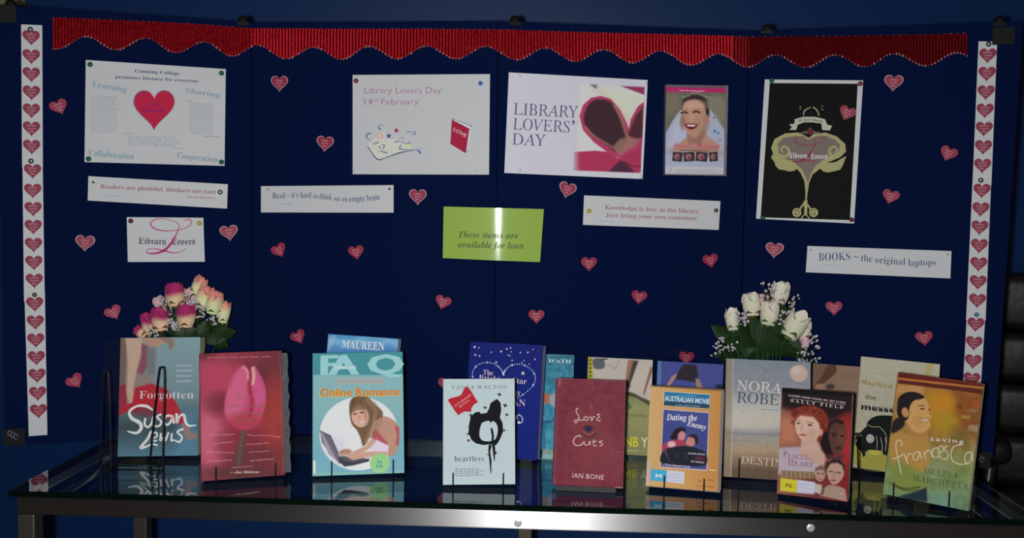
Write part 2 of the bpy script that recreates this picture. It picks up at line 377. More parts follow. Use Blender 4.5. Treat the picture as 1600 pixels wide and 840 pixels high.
    def lines(s, x0, y0, x1, y1, n, c, dy=0, wd=2.0, rag=0.15, gap=0.25):    # a block of print too small to read
        r = random.Random(int(x0*7+y0)); 
        for i in range(n):
            y = y0+(y1-y0)*(i+0.5)/n; x = x0; xe = x1-(x1-x0)*rag*r.random()
            while x < xe:
                l = (x1-x0)*(0.05+0.10*r.random()); e = min(x+l, xe); s.vp([(x, y+dy*(x-x0)/(x1-x0)), (e, y+dy*(e-x0)/(x1-x0)), (e, y+wd+dy*(e-x0)/(x1-x0)), (x, y+wd+dy*(x-x0)/(x1-x0))], c); x = e+l*gap
        return s
    def bake(s, m=None, art='printed_picture', letter='printed_lettering', m2=None):
        def bend(V):
            V = np.array(V, float)
            if s.bend: V[:, 1] += s.bend(V[:, 0], V[:, 2])
            return V
        if s.img is not None:
            V = bend(np.c_[s.G[:, 0], np.full(len(s.G), s.y-0.0002), s.G[:, 1]]); nx, ny = s.nx, s.ny
            idx = np.arange(nx*ny).reshape(ny, nx)
            Fc = np.stack([idx[1:, :-1].ravel(), idx[1:, 1:].ravel(), idx[:-1, 1:].ravel(), idx[:-1, :-1].ravel()], 1)
            obj(art, mesh(art, V.tolist(), Fc.tolist(), cols=alb(np.clip(s.img, 0, 255), s.ill)), m or GLOSS, s.parent)
        if s.V: obj(letter, mesh(letter, bend(s.V).tolist(), s.Fc, cols=np.array(s.C)), m2 or m or INK, s.parent, kind='stuff')
        return s

# ------------------------------------------------------------------ things pinned on the board
_lift = [0]
def pinned(name, label, cat, quad, sheet_mat=PAPER, off=0.0018, thick=0.0003, bend=None, part='sheet', nx=1, group=None):
    cx, cy = np.mean(quad, axis=0); i, P, t, N = panel_of(cx, cy)
    if bend:                                                # a card that spans the ridge between two panels
        A, B = SX[1], SX[3]; t = np.array([*(B-A), 0]); t /= np.linalg.norm(t); N = np.array([t[1], -t[0], 0]); P = np.array([*SX[2], 0])
        P = onplane(cx, cy, P + N*0.001, N)
    P = P + N*off; rot = Matrix(((t[0], -N[0], 0), (t[1], -N[1], 0), (0, 0, 1)))
    o = empty(name, label, cat, P, rot, group)
    loc = []
    for x, y in quad:
        Q = onplane(x, y, P, N)-P; loc.append((np.dot(Q, t), Q[2]))
    n = 24 if bend else 1; V = []; Fc = []
    TL, TR, BR, BL = [np.array(q) for q in loc]
    for y in (0.0, thick):
        for j in range(n+1):
            u = j/n
            for a, c in ((BL, BR), (TL, TR)):
                q = a*(1-u)+c*u; V.append((q[0], y+(bend(np.array(q[0]), 0) if bend else 0), q[1]))
    m_ = 2*(n+1)
    for j in range(n):
        a = 2*j; Fc += [(a, a+2, a+3, a+1), (m_+a, m_+a+1, m_+a+3, m_+a+2), (a, m_+a, m_+a+2, a+2), (a+1, a+3, m_+a+3, m_+a+1)]
    Fc += [(0, 1, m_+1, m_), (2*n, m_+2*n, m_+2*n+1, 2*n+1)]
    obj(part, mesh(part, V, Fc), sheet_mat, o)
    return Surf(quad, loc, o, y=0.0, bend=bend), o
PINM = {}
def pin(x, y, colr, where, r=0.0045, dome=True, off=0.0026):
    i, P, t, N = panel_of(x, y); P = P + N*off
    if colr not in PINM:
        c = dict(green=(0.01, 0.13, 0.07), red=(0.30, 0.02, 0.04), darkred=(0.16, 0.01, 0.03), yellow=(0.55, 0.50, 0.10), blue=(0.03, 0.16, 0.55), silver=(0.5, 0.52, 0.56),
                 clear=(0.80, 0.82, 0.88), bronze=(0.22, 0.19, 0.13), teal=(0.04, 0.22, 0.36), navy=(0.02, 0.03, 0.08))[colr]
        m_ = mat(colr+'_pin', c, 0.18 if colr in ('silver', 'clear') else 0.35, metal=0.9 if colr in ('silver', 'bronze') else 0.0, var=0.05, coat=0.3)
        prof = [(r*0.95, 0), (r, r*0.25), (r*0.9, r*0.55), (r*0.6, r*0.85), (r*0.2, r*0.98)]
        if colr in ('green', 'red', 'darkred', 'yellow', 'blue'): prof = [(r*1.0, 0), (r*1.0, r*0.2), (r*0.5, r*0.4), (r*0.45, r*0.9), (r*0.75, r*1.2), (r*0.7, r*1.35)]
        PINM[colr] = (MB().lathe(prof, 14).me('pin_head', True), m_)
    me, m_ = PINM[colr]
    o = bpy.data.objects.new('push_pin', me); col.objects.link(o)
    if not me.materials: me.materials.append(m_)
    if r < 0.004: o.scale = (r/0.0045,)*3
    rot = Matrix(((t[0], 0, N[0]), (t[1], 0, N[1]), (0, 1, 0))); 
    rot = Matrix(((t[0], 0, N[0]), (t[1], 0, N[1]), (0, -1, 0))) if np.linalg.det(np.array(rot)) < 0 else rot
    o.matrix_world = Matrix.Translation(P) @ rot.to_4x4() @ Matrix.Diagonal((*o.scale, 1))
    tagp(o, label=where, category='push pin', group='push pins on the board')

# ------------------------------------------------------------------ books and cases
def rect_fit(quad, t, lean, yaw=None, z0=None, Y0=None):
    quad = [np.array(q, float) for q in quad]; TLp, TRp, BRp, BLp = quad
    z0 = (TZ+0.0035+t*math.sin(math.radians(lean))) if z0 is None else z0
    if yaw is None:
        a, b_ = onz(*BLp, z0), onz(*BRp, z0); yw = math.atan2(b_[1]-a[1], b_[0]-a[0])
    else: yw = math.radians(yaw)
    mid = (BLp+BRp)/2; P = onz(*mid, z0) if Y0 is None else ony(*mid, Y0)
    X = np.array([math.cos(yw), math.sin(yw), 0]); Bk = np.array([-math.sin(yw), math.cos(yw), 0]); le = math.radians(lean)
    Z = np.array([0, 0, 1])*math.cos(le)+Bk*math.sin(le); Yd = Bk*math.cos(le)-np.array([0, 0, 1])*math.sin(le); N = -Yd
    c = [onplane(*q, P, N) for q in quad]; l2 = np.array([[np.dot(q-P, X), np.dot(q-P, Z)] for q in c])
    wv = ((l2[1]-l2[0])+(l2[2]-l2[3]))/2; hv = ((l2[0]-l2[3])+(l2[1]-l2[2]))/2; ctr = l2.mean(0)
    ra = (math.atan2(wv[1], wv[0]) + math.atan2(hv[1], hv[0])-math.pi/2)/2
    wd, ht = np.hypot(*wv), np.hypot(*hv); ex = np.array([math.cos(ra), math.sin(ra)]); ez = np.array([-math.sin(ra), math.cos(ra)])
    o2 = ctr-ez*ht/2; O = P+X*o2[0]+Z*o2[1]; X3 = X*ex[0]+Z*ex[1]; Z3 = X*ez[0]+Z*ez[1]
    cor = [O+X3*sx*wd/2+Yd*ty for sx in (-1, 1) for ty in (0, t)]; lo = min(q[2] for q in cor)
    if Y0 is None: O = O+np.array([0, 0, max(TZ+0.0025-lo, 0)])
    rot = Matrix((( X3[0], Yd[0], Z3[0]), (X3[1], Yd[1], Z3[1]), (X3[2], Yd[2], Z3[2])))
    if 0: print('BOOK w %.0f h %.0f yaw %.0f roll %.1f Y %.3f lift %.1f' % (wd*1000, ht*1000, math.degrees(yw), math.degrees(ra), O[1], (TZ+0.0025-lo)*1000))
    return O, rot, wd, ht, yw
BOOKS = {}
def book(key, label, quad, t=0.018, lean=14, yaw=None, spine=(120, 120, 120), hard=False, ill=None, back=None, grp='books on the glass table', cat='book', z0=None):
    O, rot, wd, ht, yw = rect_fit(quad, t, lean, yaw, z0); o = empty('book', label, cat, O, rot, grp); h = wd/2; ill = ILL*(2.07/O[1])**2; c_ = 0.0022 if hard else 0.0005
    sm = mat('book_cover', tuple(alb(spine, ill)), 0.4, spec=0.4, var=0.08, vscale=30); sb = 0.0012
    out = [(h, 0), (-h, 0), (-h-sb, 0.0018), (-h-sb, t-0.0018), (-h, t), (h, t), (h, t-c_), (-h+0.0006, t-c_), (-h-sb+0.0008, t-0.0022), (-h-sb+0.0008, 0.0022), (-h+0.0006, c_), (h, c_)]
    n = len(out); V = [(x, y, 0) for x, y in out]+[(x, y, ht) for x, y in out]; Fc = []
    for i in range(n):
        j = (i+1) % n; Fc.append((j, i, i+n, j+n))
    for a in ((0, 1, 10, 11), (1, 2, 9, 10), (2, 3, 8, 9), (3, 4, 7, 8), (4, 5, 6, 7)): Fc.append(a[::1]); Fc.append(tuple(q+n for q in a)[::-1])
    obj('cover', mesh('cover', V, Fc), sm, o)
    ins = 0.003 if hard else 0.0006
    pb = MB().box((-h+0.0005, c_+0.0002, ins), (h-ins, t-c_-0.0002, ht-ins)); obj('page_block', pb.me(), PAGES, o)
    s = Surf(quad, [(-h, ht), (h, ht), (h, 0), (-h, 0)], o, y=-0.0002, ill=ill); s.w, s.h, s.t, s.yw, s.O = wd, ht, t, yw, O
    s.canvas(spine, max(int(wd/0.0012), 30), max(int(ht/0.0012), 40)); BOOKS[key] = s; return s
def dvd(key, label, quad, t=0.014, lean=14, yaw=None, colr=(0.012, 0.012, 0.014), inset=0.003, ill=None, onboard=False):
    if onboard: s0, o = pinned('dvd_case', label, 'dvd case', quad, mat('case_grey', (0.20, 0.19, 0.21), 0.3, spec=0.5, var=0.05), off=0.0155, thick=0.014, part='case'); return s0, o
    O, rot, wd, ht, yw = rect_fit(quad, t, lean, yaw); o = empty('dvd_case', label, 'dvd case', O, rot, 'dvd cases on the glass table'); h = wd/2; ill = ILL*(2.07/O[1])**2
    cm = mat('case_plastic', colr, 0.28, spec=0.5, var=0.05)
    obj('case_body', MB().box((-h, 0.0, 0), (h, t, ht), 0.002).me(), cm, o)
    obj('opening_seam', MB().box((h-0.0010, t/2-0.0006, 0.004), (h+0.0005, t/2+0.0006, ht-0.004)).me(), BLACKP, o)
    s = Surf(quad, [(-h, ht), (h, ht), (h, 0), (-h, 0)], o, y=-0.0002, ill=ill); s.w, s.h, s.t, s.yw, s.O = wd, ht, t, yw, O; BOOKS[key] = s; return s

# ------------------------------------------------------------------ red scalloped foil border along the top of the board
FOIL = mat('red_foil', (0.36, 0.004, 0.012), 0.36, metal=0.9, spec=0.8, bump=0.6, bscale=500, var=0.5, vscale=500)
FOIL_DIM = mat('dim_lit_red_foil', (0.16, 0.001, 0.005), 0.42, metal=0.9, spec=0.8, bump=0.5, bscale=500, var=0.4, vscale=500)  # same red foil, with the weaker flash reflection put into its colour
GLINT = mat('glitter_bead', (1.0, 0.42, 0.42), 0.30, metal=0.4, var=0.5, vscale=200)  # pale beads added as stand-ins for flash glints on the curled rib tips
top_px = [(83, 27.5), (200, 32.5), (300, 37.5), (393, 44.5), (520, 45.5), (650, 45.5), (779, 46.5), (900, 50.5), (1050, 54), (1171, 57.5), (1300, 56.5), (1400, 55), (1511, 52)]
peaks = [41, 135, 228, 320, 403, 492, 577, 667, 760, 852, 943, 1032, 1123, 1212, 1305, 1397, 1495, 1590]
pk_y = lambda x: np.interp(x, [83, 135, 228, 320, 403, 492, 577, 667, 760, 852, 943, 1032, 1123, 1212, 1305, 1397, 1511], [58, 57.5, 60, 66, 71, 74.5, 73, 72.5, 73, 75.5, 78, 80, 85, 86, 86, 84, 82.5])
def low_edge(x):
    k = np.searchsorted(peaks, x)-1; ph = (x-peaks[k])/(peaks[k+1]-peaks[k])
    return pk_y(x) + 9.8*(1-math.cos(2*math.pi*ph))
def border(x0, x1, lift, label, FOIL=FOIL):
    root = empty('scalloped_border', label, 'border strip', bpt((x0+x1)/2, 60, 0.001), group='red scalloped foil border strips'); inv = root.location.copy()
    n = int((x1-x0)/5.0)*4; V = []; Fc = []; rows = 5; beads = MB()
    for j in range(n+1):
        x = x0+(x1-x0)*j/n; yt = np.interp(x, [q[0] for q in top_px], [q[1] for q in top_px]); yb = low_edge(x)
        off = lift+0.0014*(0.5+0.5*math.cos(2*math.pi*j/4))
        for k in range(rows): V.append(Vector(bpt(x, yt+(yb-yt)*k/(rows-1), off))-inv)
        for k in range(rows): V.append(Vector(bpt(x, yt+(yb-yt)*k/(rows-1), off-0.0006))-inv)
        if j % 4 == 0:
            for yy, r in ((yb, 0.0023), (yt, 0.0010)):
                if yy == yt and j % 8: continue
                c = Vector(bpt(x, yy, lift+0.0018))-inv; s_ = len(beads.V); rr = r*(0.45+0.85*random.random())
                beads.add([(c.x+rr*a, c.y+rr*b, c.z+rr*d) for a, b, d in ((1,0,0),(-1,0,0),(0,1,0),(0,-1,0),(0,0,1),(0,0,-1))], [(0,2,4),(2,1,4),(1,3,4),(3,0,4),(2,0,5),(1,2,5),(3,1,5),(0,3,5)])
    q = rows*2
    for j in range(n):
        for k in range(rows-1):
            a = j*q+k; Fc.append((a, a+1, a+q+1, a+q)); Fc.append((a+rows, a+q+rows, a+q+rows+1, a+rows+1))
        a = j*q; Fc.append((a, a+q, a+q+rows, a+rows)); a = j*q+rows-1; Fc.append((a, a+rows, a+q+rows, a+q))
    obj('corrugated_foil', mesh('foil', V, Fc), FOIL, root); obj('rib_glint_beads', beads.me('beads'), GLINT, root, kind='stuff')
border(83, 1143, 0.0034, 'longer bright red foil border with scalloped glint-beaded edge, ending above the bride dvd case')
border(1136, 1511, 0.0010, 'shorter red scalloped foil border, dim light painted in, above the black poster at the right', FOIL_DIM)

# ------------------------------------------------------------------ loose paper hearts and heart strips
CARD = mat('heart_card', (0.37, 0.020, 0.066), 0.55, spec=0.35, var=0.06, vscale=60)
CARDW = mat('heart_card_white', (0.60, 0.42, 0.45), 0.55, spec=0.35, var=0.05)
PRH = mat('printed_heart_ink', (0.33, 0.038, 0.085), 0.6, spec=0.3, var=0.08, vscale=60)
PINK = mat('pale_lettering', (0.66, 0.38, 0.40), 0.6, spec=0.3, var=0.05)
def heart_text(y):
    V = []; Fc = []
    for s_, z, w_, h_ in (('Library', 0.0052, 0.0150, 0.0036), ('Lovers', -0.0004, 0.0135, 0.0036), ('Day', -0.0060, 0.0075, 0.0036)):
        g, f = glyphs(s_, 'sansb'); n = len(V); V += [(p[0]*w_-w_/2, y, z+p[1]*h_) for p in g]; Fc += [tuple(i+n for i in q) for q in f]
    return mesh('heart_text', V, Fc)
HT = heart_text(-0.0009)
HW_ = 0.0335
H_card = mesh('heart', *prism([(x*HW_, z*HW_) for x, z in heart_pts(36)], -0.0006, 0.0))
H_bord = mesh('heart_border', *prism([(x*HW_*1.10, z*HW_*1.10-0.0003) for x, z in heart_pts(36)], -0.0002, 0.0003))
H_print = mesh('printed_heart', *prism([(x*0.0315, z*0.0330) for x, z in heart_pts(36)], -0.00015, 0.0))
H_card.materials.append(CARD); H_bord.materials.append(CARDW); H_print.materials.append(PRH); HT.materials.append(PINK)
def board_rot(x, y, deg=0):
    i, P, t, N = panel_of(x, y); rot = Matrix(((t[0], -N[0], 0), (t[1], -N[1], 0), (0, 0, 1))).to_4x4() @ Matrix.Rotation(math.radians(-deg), 4, 'Y')
    return P, N, rot
hearts = [
 (93,168,25,0,'small red paper heart beside the left heart strip, tilted, level with the top left poster'),
 (133,380,-4,1,'pale edged red heart left of the small white card with the large script letter'),
 (358,364,8,1,'pale edged red heart just right of the small white card with the large script letter'),
 (178,489,28,0,'red heart left of the pink rose bouquet, tilted to the left'),
 (118,596,34,0,'lowest heart on the left panel, tilted, between the heart strip and the empty wire stand'),
 (437,131,0,1,'white edged red heart just under the border, right of the top left poster'),
 (508,225,-5,1,'white edged red heart at the lower left corner of the date poster'),
 (437,392,28,0,'borderless red heart under the left half of the white empty brain sign'),
 (557,395,10,0,'borderless red heart under the right half of the white empty brain sign'),
 (653,308,0,1,'white edged red heart between the empty brain sign and the green card'),
 (692,473,-16,0,'borderless red heart below the left edge of the green card'),
 (467,527,28,0,'tilted red heart just left of the blue book that rises behind the turquoise book'),
 (886,297,-14,1,'white edged red heart under the poster with the folded book pages'),
 (920,413,0,0,'upright red heart below the left end of the knowledge is free sign'),
 (1110,408,12,0,'red heart below the right end of the knowledge is free sign'),
 (998,465,-8,0,'red heart in the empty navy area left of the white rose bouquet'),
 (838,495,0,0,'red heart above the dark blue book with the starry heart'),
 (1072,560,-4,0,'red heart just above the purple blue book, its tip hidden by the book'),
 (697,601,0,0,'red heart almost hidden behind the top left corner of the white book'),
 (1396,130,-4,1,'white edged red heart right of the black poster, just under the border'),
 (1323,178,-22,0,'tilted red heart stuck on the black poster'),
 (1481,241,-22,0,'tilted red heart beside the upper part of the right heart strip'),
 (1391,308,-14,0,'red heart right of the lower half of the black poster'),
 (1210,391,-4,1,'white edged red heart left of the sign about laptops'),
 (1303,482,3,0,'red heart below the sign about laptops, right of the white roses'),
 (1444,529,10,0,'lowest red heart at the right, above the yellow and brown books')]
for x, y, dg, bo, lab in hearts:
    P, N, R = board_rot(x, y, dg); off = 0.0035 if (x == 1323) else 0.0012
    o = obj('paper_heart', H_card, None); o.matrix_world = Matrix.Translation(P+N*off) @ R
    tagp(o, label=lab, category='paper heart', group='paper hearts scattered on the board')
    obj('lettering', HT, None, o)
    if bo: obj('white_edge', H_bord, None, o)
strips = [
 ([(33,38),(66,39.5),(67,262),(34.5,262)], [(48.7,59.5),(48.9,89),(49,117),(49.2,145.5),(49.2,173.5),(49.3,201.5),(49.5,230)], 'top length of white heart strip at the left edge', 0),
 ([(35,247),(66.5,247),(70,471),(37.5,471)], [(51,268),(51.3,298.5),(51.8,327),(52,355),(52.4,383),(53,411),(53.7,439)], 'middle length of white heart strip at the left edge', 1),
 ([(38,454),(70,454),(74,679),(45,681)], [(54.3,475.5),(55.3,504),(56,532),(57,559.5),(58,587),(59,615),(60.2,642.5)], 'bottom length of white heart strip at the left edge', 2),
 ([(1529,64.5),(1558,65),(1549,289),(1519.5,289)], [(1543.3,87.5),(1542,116),(1540.5,145),(1539,173.5),(1537.5,202),(1536.3,230.5),(1535,259.5)], 'top length of white heart strip at the right edge', 0),
 ([(1520,275),(1549,275),(1540,500),(1509.5,500)], [(1534,298.5),(1532.2,327.5),(1530.8,356),(1530,384.5),(1529,413),(1528,441.5),(1527,470)], 'middle length of white heart strip at the right edge', 1),
 ([(1511,487),(1540,487),(1525.5,711),(1498.5,710)], [(1524.5,507.5),(1521.8,536.5),(1520.3,565),(1518.2,593),(1516.5,621.5),(1515,650),(1513.5,678)], 'bottom length of white heart strip at the right edge', 2)]
for quad, hp, lab, k in strips:
    s_, o = pinned('heart_strip', lab, 'paper strip', quad, off=0.0008+0.0006*k, thick=0.0003, group='white paper heart strips')
    inv = o.matrix_world.inverted() if False else None
    vx = (quad[3][0]+quad[2][0]-quad[0][0]-quad[1][0])/2; dg = math.degrees(math.atan2(vx, quad[3][1]-quad[0][1]))
    for (x, y) in hp:
        q = s_.L([(x, y)])[0]
        h_ = obj('printed_heart', H_print, None, o); h_.location = (q[0], -0.0001, q[1]); h_.rotation_euler = (0, math.radians(-dg*0.5), 0)
        t_ = obj('lettering', HT, None, h_); t_.location = (0, 0.0006, 0); t_.scale = (1.05, 1, 1)

# ------------------------------------------------------------------ posters, cards and signs
navy = (40, 45, 105); plum = (150, 95, 120); grey = (120, 125, 135)
# college poster
q = [(134, 93.6), (352.8, 107.8), (350.8, 259), (132, 253)]
s, o = pinned('poster', 'white poster with big red heart and grey columns of print, at the top left', 'poster', q); s.crop(120, 90, 4.942)
s.T('Canning College', 447, 112, 793, 135, 25, 'serifb', navy, track=1.05); s.T('promotes literacy for everyone', 297, 158, 938, 192, 24, 'serifb', navy, track=1.05)
for txt, a in (('Learning', (118, 222, 382, 265, 44)), ('Sharing', (835, 268, 1105, 308, 40)), ('Collaboration', (92, 755, 440, 785, 50)), ('Cooperation', (772, 775, 1085, 808, 48))):
    x0, y0, x1, y1, h = a
    s.T(txt, x0+5, y0+4, x1+5, y1+4, h, 'serifb', (158, 166, 170)); s.T(txt, x0, y0, x1, y1, h, 'serif', (118, 142, 160))
s.lines(108, 285, 330, 575, 19, (140, 143, 150), dy=8, wd=5); s.lines(870, 345, 1068, 590, 18, (140, 143, 150), dy=6, wd=5); s.lines(395, 597, 805, 680, 6, (140, 143, 150), dy=12, wd=5, rag=0.1)
s.lines(358, 575, 440, 590, 1, grey, dy=2, wd=4, rag=0); s.lines(970, 598, 1105, 612, 1, grey, dy=4, wd=5, rag=0); s.lines(730, 690, 830, 703, 1, grey, dy=3, wd=4, rag=0); s.lines(838, 328, 905, 340, 1, grey, wd=4)
hp = [(x*335+600, 400-z*345) for x, z in heart_pts(48)]
s.vp([(x*300*1.06+597, 410-z*322*1.08) for x, z in heart_pts(48)], (150, 55, 100)); s.vp([(x*300+602, 408-z*318) for x, z in heart_pts(48)], (182, 28, 62))
s.T("you've", 550, 368, 645, 372, 24, 'sansb', (105, 30, 110)); s.T('inspired!', 510, 415, 672, 422, 27, 'sansb', (105, 30, 110)); s.bake()
# quotation signs
s, o = pinned('paper_sign', 'white sign "Readers are plentiful, thinkers are rare" below the red heart poster', 'paper sign', [(138, 275), (356, 287.7), (354.7, 325.7), (137, 313)]); s.crop(0, 260, 3)
s.T('Readers are plentiful, thinkers are rare', 470, 102, 1012, 128, 20, 'serifb', (150, 85, 110)); s.T('Harriet Martineau', 878, 147, 1010, 152, 10, 'serifb', (150, 90, 120)); s.lines(492, 130, 565, 140, 1, (120, 150, 190), dy=1, wd=3, rag=0); s.bake()
s, o = pinned('paper_sign', 'white sign "Read, it\'s hard to think on an empty brain" left of the green card', 'paper sign', [(407.7, 290.7), (615, 289), (615, 332), (407.7, 331.7)]); s.crop(380, 260, 3)
wds = [('Read', 138, 196, 150, 149, 34), ('~', 201, 218, 146, 144, 30), ("it's", 226, 258, 146, 145, 32), ('hard', 268, 318, 146, 147, 34), ('to', 329, 350, 149, 151, 30), ('think', 357, 415, 152, 157, 34), ('on', 424, 452, 160, 162, 30), ('an', 462, 489, 163, 164, 30), ('empty', 498, 572, 165, 163, 34), ('brain', 581, 640, 162, 156, 36)]
for t_, a, b_, ya, yb, h in wds: s.T(t_, a, ya, b_, yb, h*0.85, 'serif', (62, 72, 110))
s.lines(168, 170, 230, 180, 1, (110, 140, 185), wd=3, rag=0); s.bake()
s, o = pinned('paper_sign', 'white sign "Knowledge is free at the library" right of the green card', 'paper sign', [(912.7, 305), (1125.7, 314), (1123, 359), (910.7, 351)]); s.crop(770, 260, 3)
s.T('Knowledge is free at the library.', 525, 200, 970, 220, 20, 'serifb', (150, 90, 115)); s.T('Just bring your own container.', 528, 236, 962, 252, 20, 'serifb', (150, 90, 115)); s.lines(492, 248, 565, 258, 1, (120, 150, 190), dy=4, wd=3, rag=0); s.bake()
s, o = pinned('paper_sign', 'white sign "BOOKS, the original laptops" at the right of the board', 'paper sign', [(1261.7, 384), (1486.7, 392), (1485, 434.7), (1259, 425)]); s.crop(1160, 260, 3)
for t_, a, b_, ya, yb, h in [('BOOKS', 358, 505, 442, 438, 38), ('~', 518, 545, 436, 438, 36), ('the', 555, 608, 444, 448, 34), ('original', 622, 762, 452, 462, 34), ('laptops', 777, 908, 466, 464, 34)]: s.T(t_, a, ya, b_, yb, h, 'serif', (70, 80, 110))
s.lines(378, 455, 448, 465, 1, (120, 150, 190), dy=4, wd=3, rag=0); s.bake()
# small card with the script L
def lovers(s, cx, cy, k, colr):
    f = lambda pts: [(cx+x*k, cy+y*k) for x, y in pts]
    big = [(60,-95),(85,-103),(98,-90),(85,-70),(50,-55),(10,-50),(-40,-50),(-80,-62),(-95,-85),(-70,-103),(-30,-105),(20,-92),(40,-72),(25,-30),(5,5),(-15,30),(-45,50),(-85,58),(-112,52),(-105,38),(-75,35),(-30,45),(20,55),(55,45),(70,32)]
    s.vs(f(big), [x*1.5*k for x in (2.2, 3, 2.5, 2, 3, 4, 3, 2, 2, 3, 7, 8, 5, 2, 2, 4, 2, 1.5)], colr, k=6)
s, o = pinned('paper_sign', 'small white card reading Library Lovers with a large pink script L', 'paper sign', [(198, 339), (317.7, 340), (320, 408.7), (199.7, 409)]); s.crop(0, 260, 3)
s.T('Library', 648, 362, 778, 366, 30, 'frak', (62, 60, 72)); s.T('Lovers', 804, 366, 916, 366, 30, 'frak', (62, 60, 72))
lovers(s, 800, 350, 1.0, (170, 45, 105)); s.bake()
# date poster
s, o = pinned('poster', 'white poster "Library Lovers Day 14th February" with a small red book, top centre', 'poster', [(551, 117), (765.7, 115.7), (764, 272.7), (551, 272)]); s.crop(380, 0, 3)
s.T('Library Lovers Day', 568, 437, 928, 437, 30, 'thin', (150, 85, 120)); s.T('14', 568, 491, 606, 491, 31, 'thin', (150, 85, 120)); s.T('th', 610, 477, 634, 477, 15, 'thin', (150, 85, 120)); s.T('February', 648, 490, 822, 490, 30, 'thin', (150, 85, 120))
s.crop(560, 180, 8)
s.vp([(110, 380), (235, 545), (330, 530), (520, 465), (720, 432), (640, 400), (300, 200)], (190, 190, 178)); s.vs([(112, 382), (235, 548), (340, 530), (520, 468), (725, 432)], [10, 16, 10, 18, 6], (85, 88, 118))
for k in range(16):
    a = k*math.pi/8; s.vs([(270+20*math.cos(a), 260+16*math.sin(a)), (270+(85+12*(k % 3))*math.cos(a), 260+(60+8*(k % 3))*math.sin(a))], [12, 3], (205, 150, 165) if k % 2 else (200, 165, 150), smooth=False)
def star(cx, cy, r, c): s.vp([(cx+(r if k % 2 == 0 else r*0.42)*math.sin(k*math.pi/5), cy-(r if k % 2 == 0 else r*0.42)*math.cos(k*math.pi/5)) for k in range(10)], c)
star(475, 190, 40, (165, 40, 80)); star(380, 260, 42, (55, 75, 150)); star(268, 400, 20, (175, 50, 90)); star(552, 285, 16, (165, 60, 110)); s.ve(620, 390, 42, 22, (200, 195, 140))
for pts, wd in [([(165, 225), (110, 235), (108, 285), (165, 325)], [14, 16, 4]), ([(248, 140), (262, 165), (285, 188)], [8, 22, 4]), ([(250, 140), (280, 120), (330, 130)], [8, 6, 3]), ([(600, 212), (650, 205), (670, 218)], 8), ([(680, 200), (715, 215), (700, 238), (670, 232)], [6, 14, 6]),
                ([(455, 340), (500, 325), (560, 345), (610, 352), (640, 345), (635, 318)], [18, 8, 6, 12, 8]), ([(545, 362), (515, 408), (560, 428), (690, 424)], [6, 18, 12, 5]), ([(725, 430), (760, 450), (780, 485)], [8, 26, 10]), ([(800, 415), (760, 425)], 6),
                ([(290, 362), (325, 380), (300, 425), (235, 460)], [6, 16, 8, 3]), ([(275, 455), (320, 458), (365, 472)], [6, 16, 10]), ([(185, 350), (215, 340), (250, 335), (240, 350), (205, 362), (185, 352)], 8), ([(410, 280), (450, 298)], 6)]: s.vs(pts, wd, (70, 105, 150))
s.vp([(1168, 50), (1190, 42), (1425, 135), (1410, 150), (1365, 445), (1335, 472), (1150, 360)], (88, 100, 118)); s.vp([(1185, 60), (1195, 50), (1412, 140), (1392, 168)], (196, 190, 196)); s.vp([(1385, 170), (1410, 150), (1372, 430), (1348, 450)], (192, 180, 188))
s.vp([(1168, 62), (1388, 172), (1336, 472), (1150, 358)], (160, 28, 58)); s.T('LOVE', 1182, 190, 1338, 278, 44, 'sansb', (200, 170, 170)); s.bake()
# folded book pages poster
s, o = pinned('poster', 'white poster "LIBRARY LOVERS\' DAY" with a photo of book pages folded into a heart', 'poster', [(795, 113), (1012, 125), (1004, 279.5), (788, 270)]); s.crop(780, 100, 4.667)
s.canvas((186, 182, 194), 300, 212)
s.pol([(590, 140), (1062, 165), (1030, 792), (560, 772)], (200, 192, 190), 30); s.grad((0, 0), (1, 0), [(0, (0, 0, 0))], 0)
s.pol([(640, 300), (760, 180), (900, 230), (1060, 200), (1058, 420), (900, 420)], (205, 198, 175), 60, 0.8); s.pol([(650, 140), (720, 145), (705, 180)], (70, 65, 105), 14); s.pol([(880, 158), (1062, 166), (1060, 225)], (140, 50, 90), 10)
s.lin_([(700, 150), (760, 220), (880, 330), (945, 420)], 40, (175, 160, 140), 60, 0.5)
s.pol([(545, 640), (700, 632), (800, 640), (870, 690), (1040, 570), (1030, 795), (540, 775)], (168, 48, 82), 8)
s.pol([(740, 232), (815, 255), (880, 330), (930, 430), (945, 470), (960, 400), (1010, 310), (1060, 272), (1052, 560), (1040, 600), (880, 690), (800, 650), (690, 570), (610, 480), (585, 380), (610, 300), (670, 245)], (172, 55, 95), 8)
s.pol([(740, 258), (800, 270), (860, 330), (905, 430), (935, 530), (870, 640), (780, 590), (680, 520), (625, 440), (618, 370), (650, 300), (690, 265)], (62, 38, 46), 16, smooth=True)
s.pol([(1058, 300), (1000, 370), (965, 450), (940, 520), (1000, 560), (1055, 520)], (75, 42, 50), 14)
s.lin_([(840, 300), (890, 400), (930, 525)], 16, (185, 120, 105), 22, 0.85, True); s.lin_([(630, 460), (700, 530), (800, 590), (870, 640)], 12, (178, 115, 95), 14, 0.8, True)
s.pol([(880, 545), (940, 530), (1025, 545), (1000, 590), (880, 665), (830, 600)], (150, 110, 98), 20, 0.8); s.lin_([(1045, 300), (1050, 560), (1035, 780)], 8, (150, 50, 80), 8)
s.pol([(800, 785), (870, 710), (910, 715), (975, 770), (985, 790)], (75, 40, 60), 10); s.lin_([(880, 705), (930, 720), (980, 750), (1030, 740)], 8, (110, 30, 55), 6)
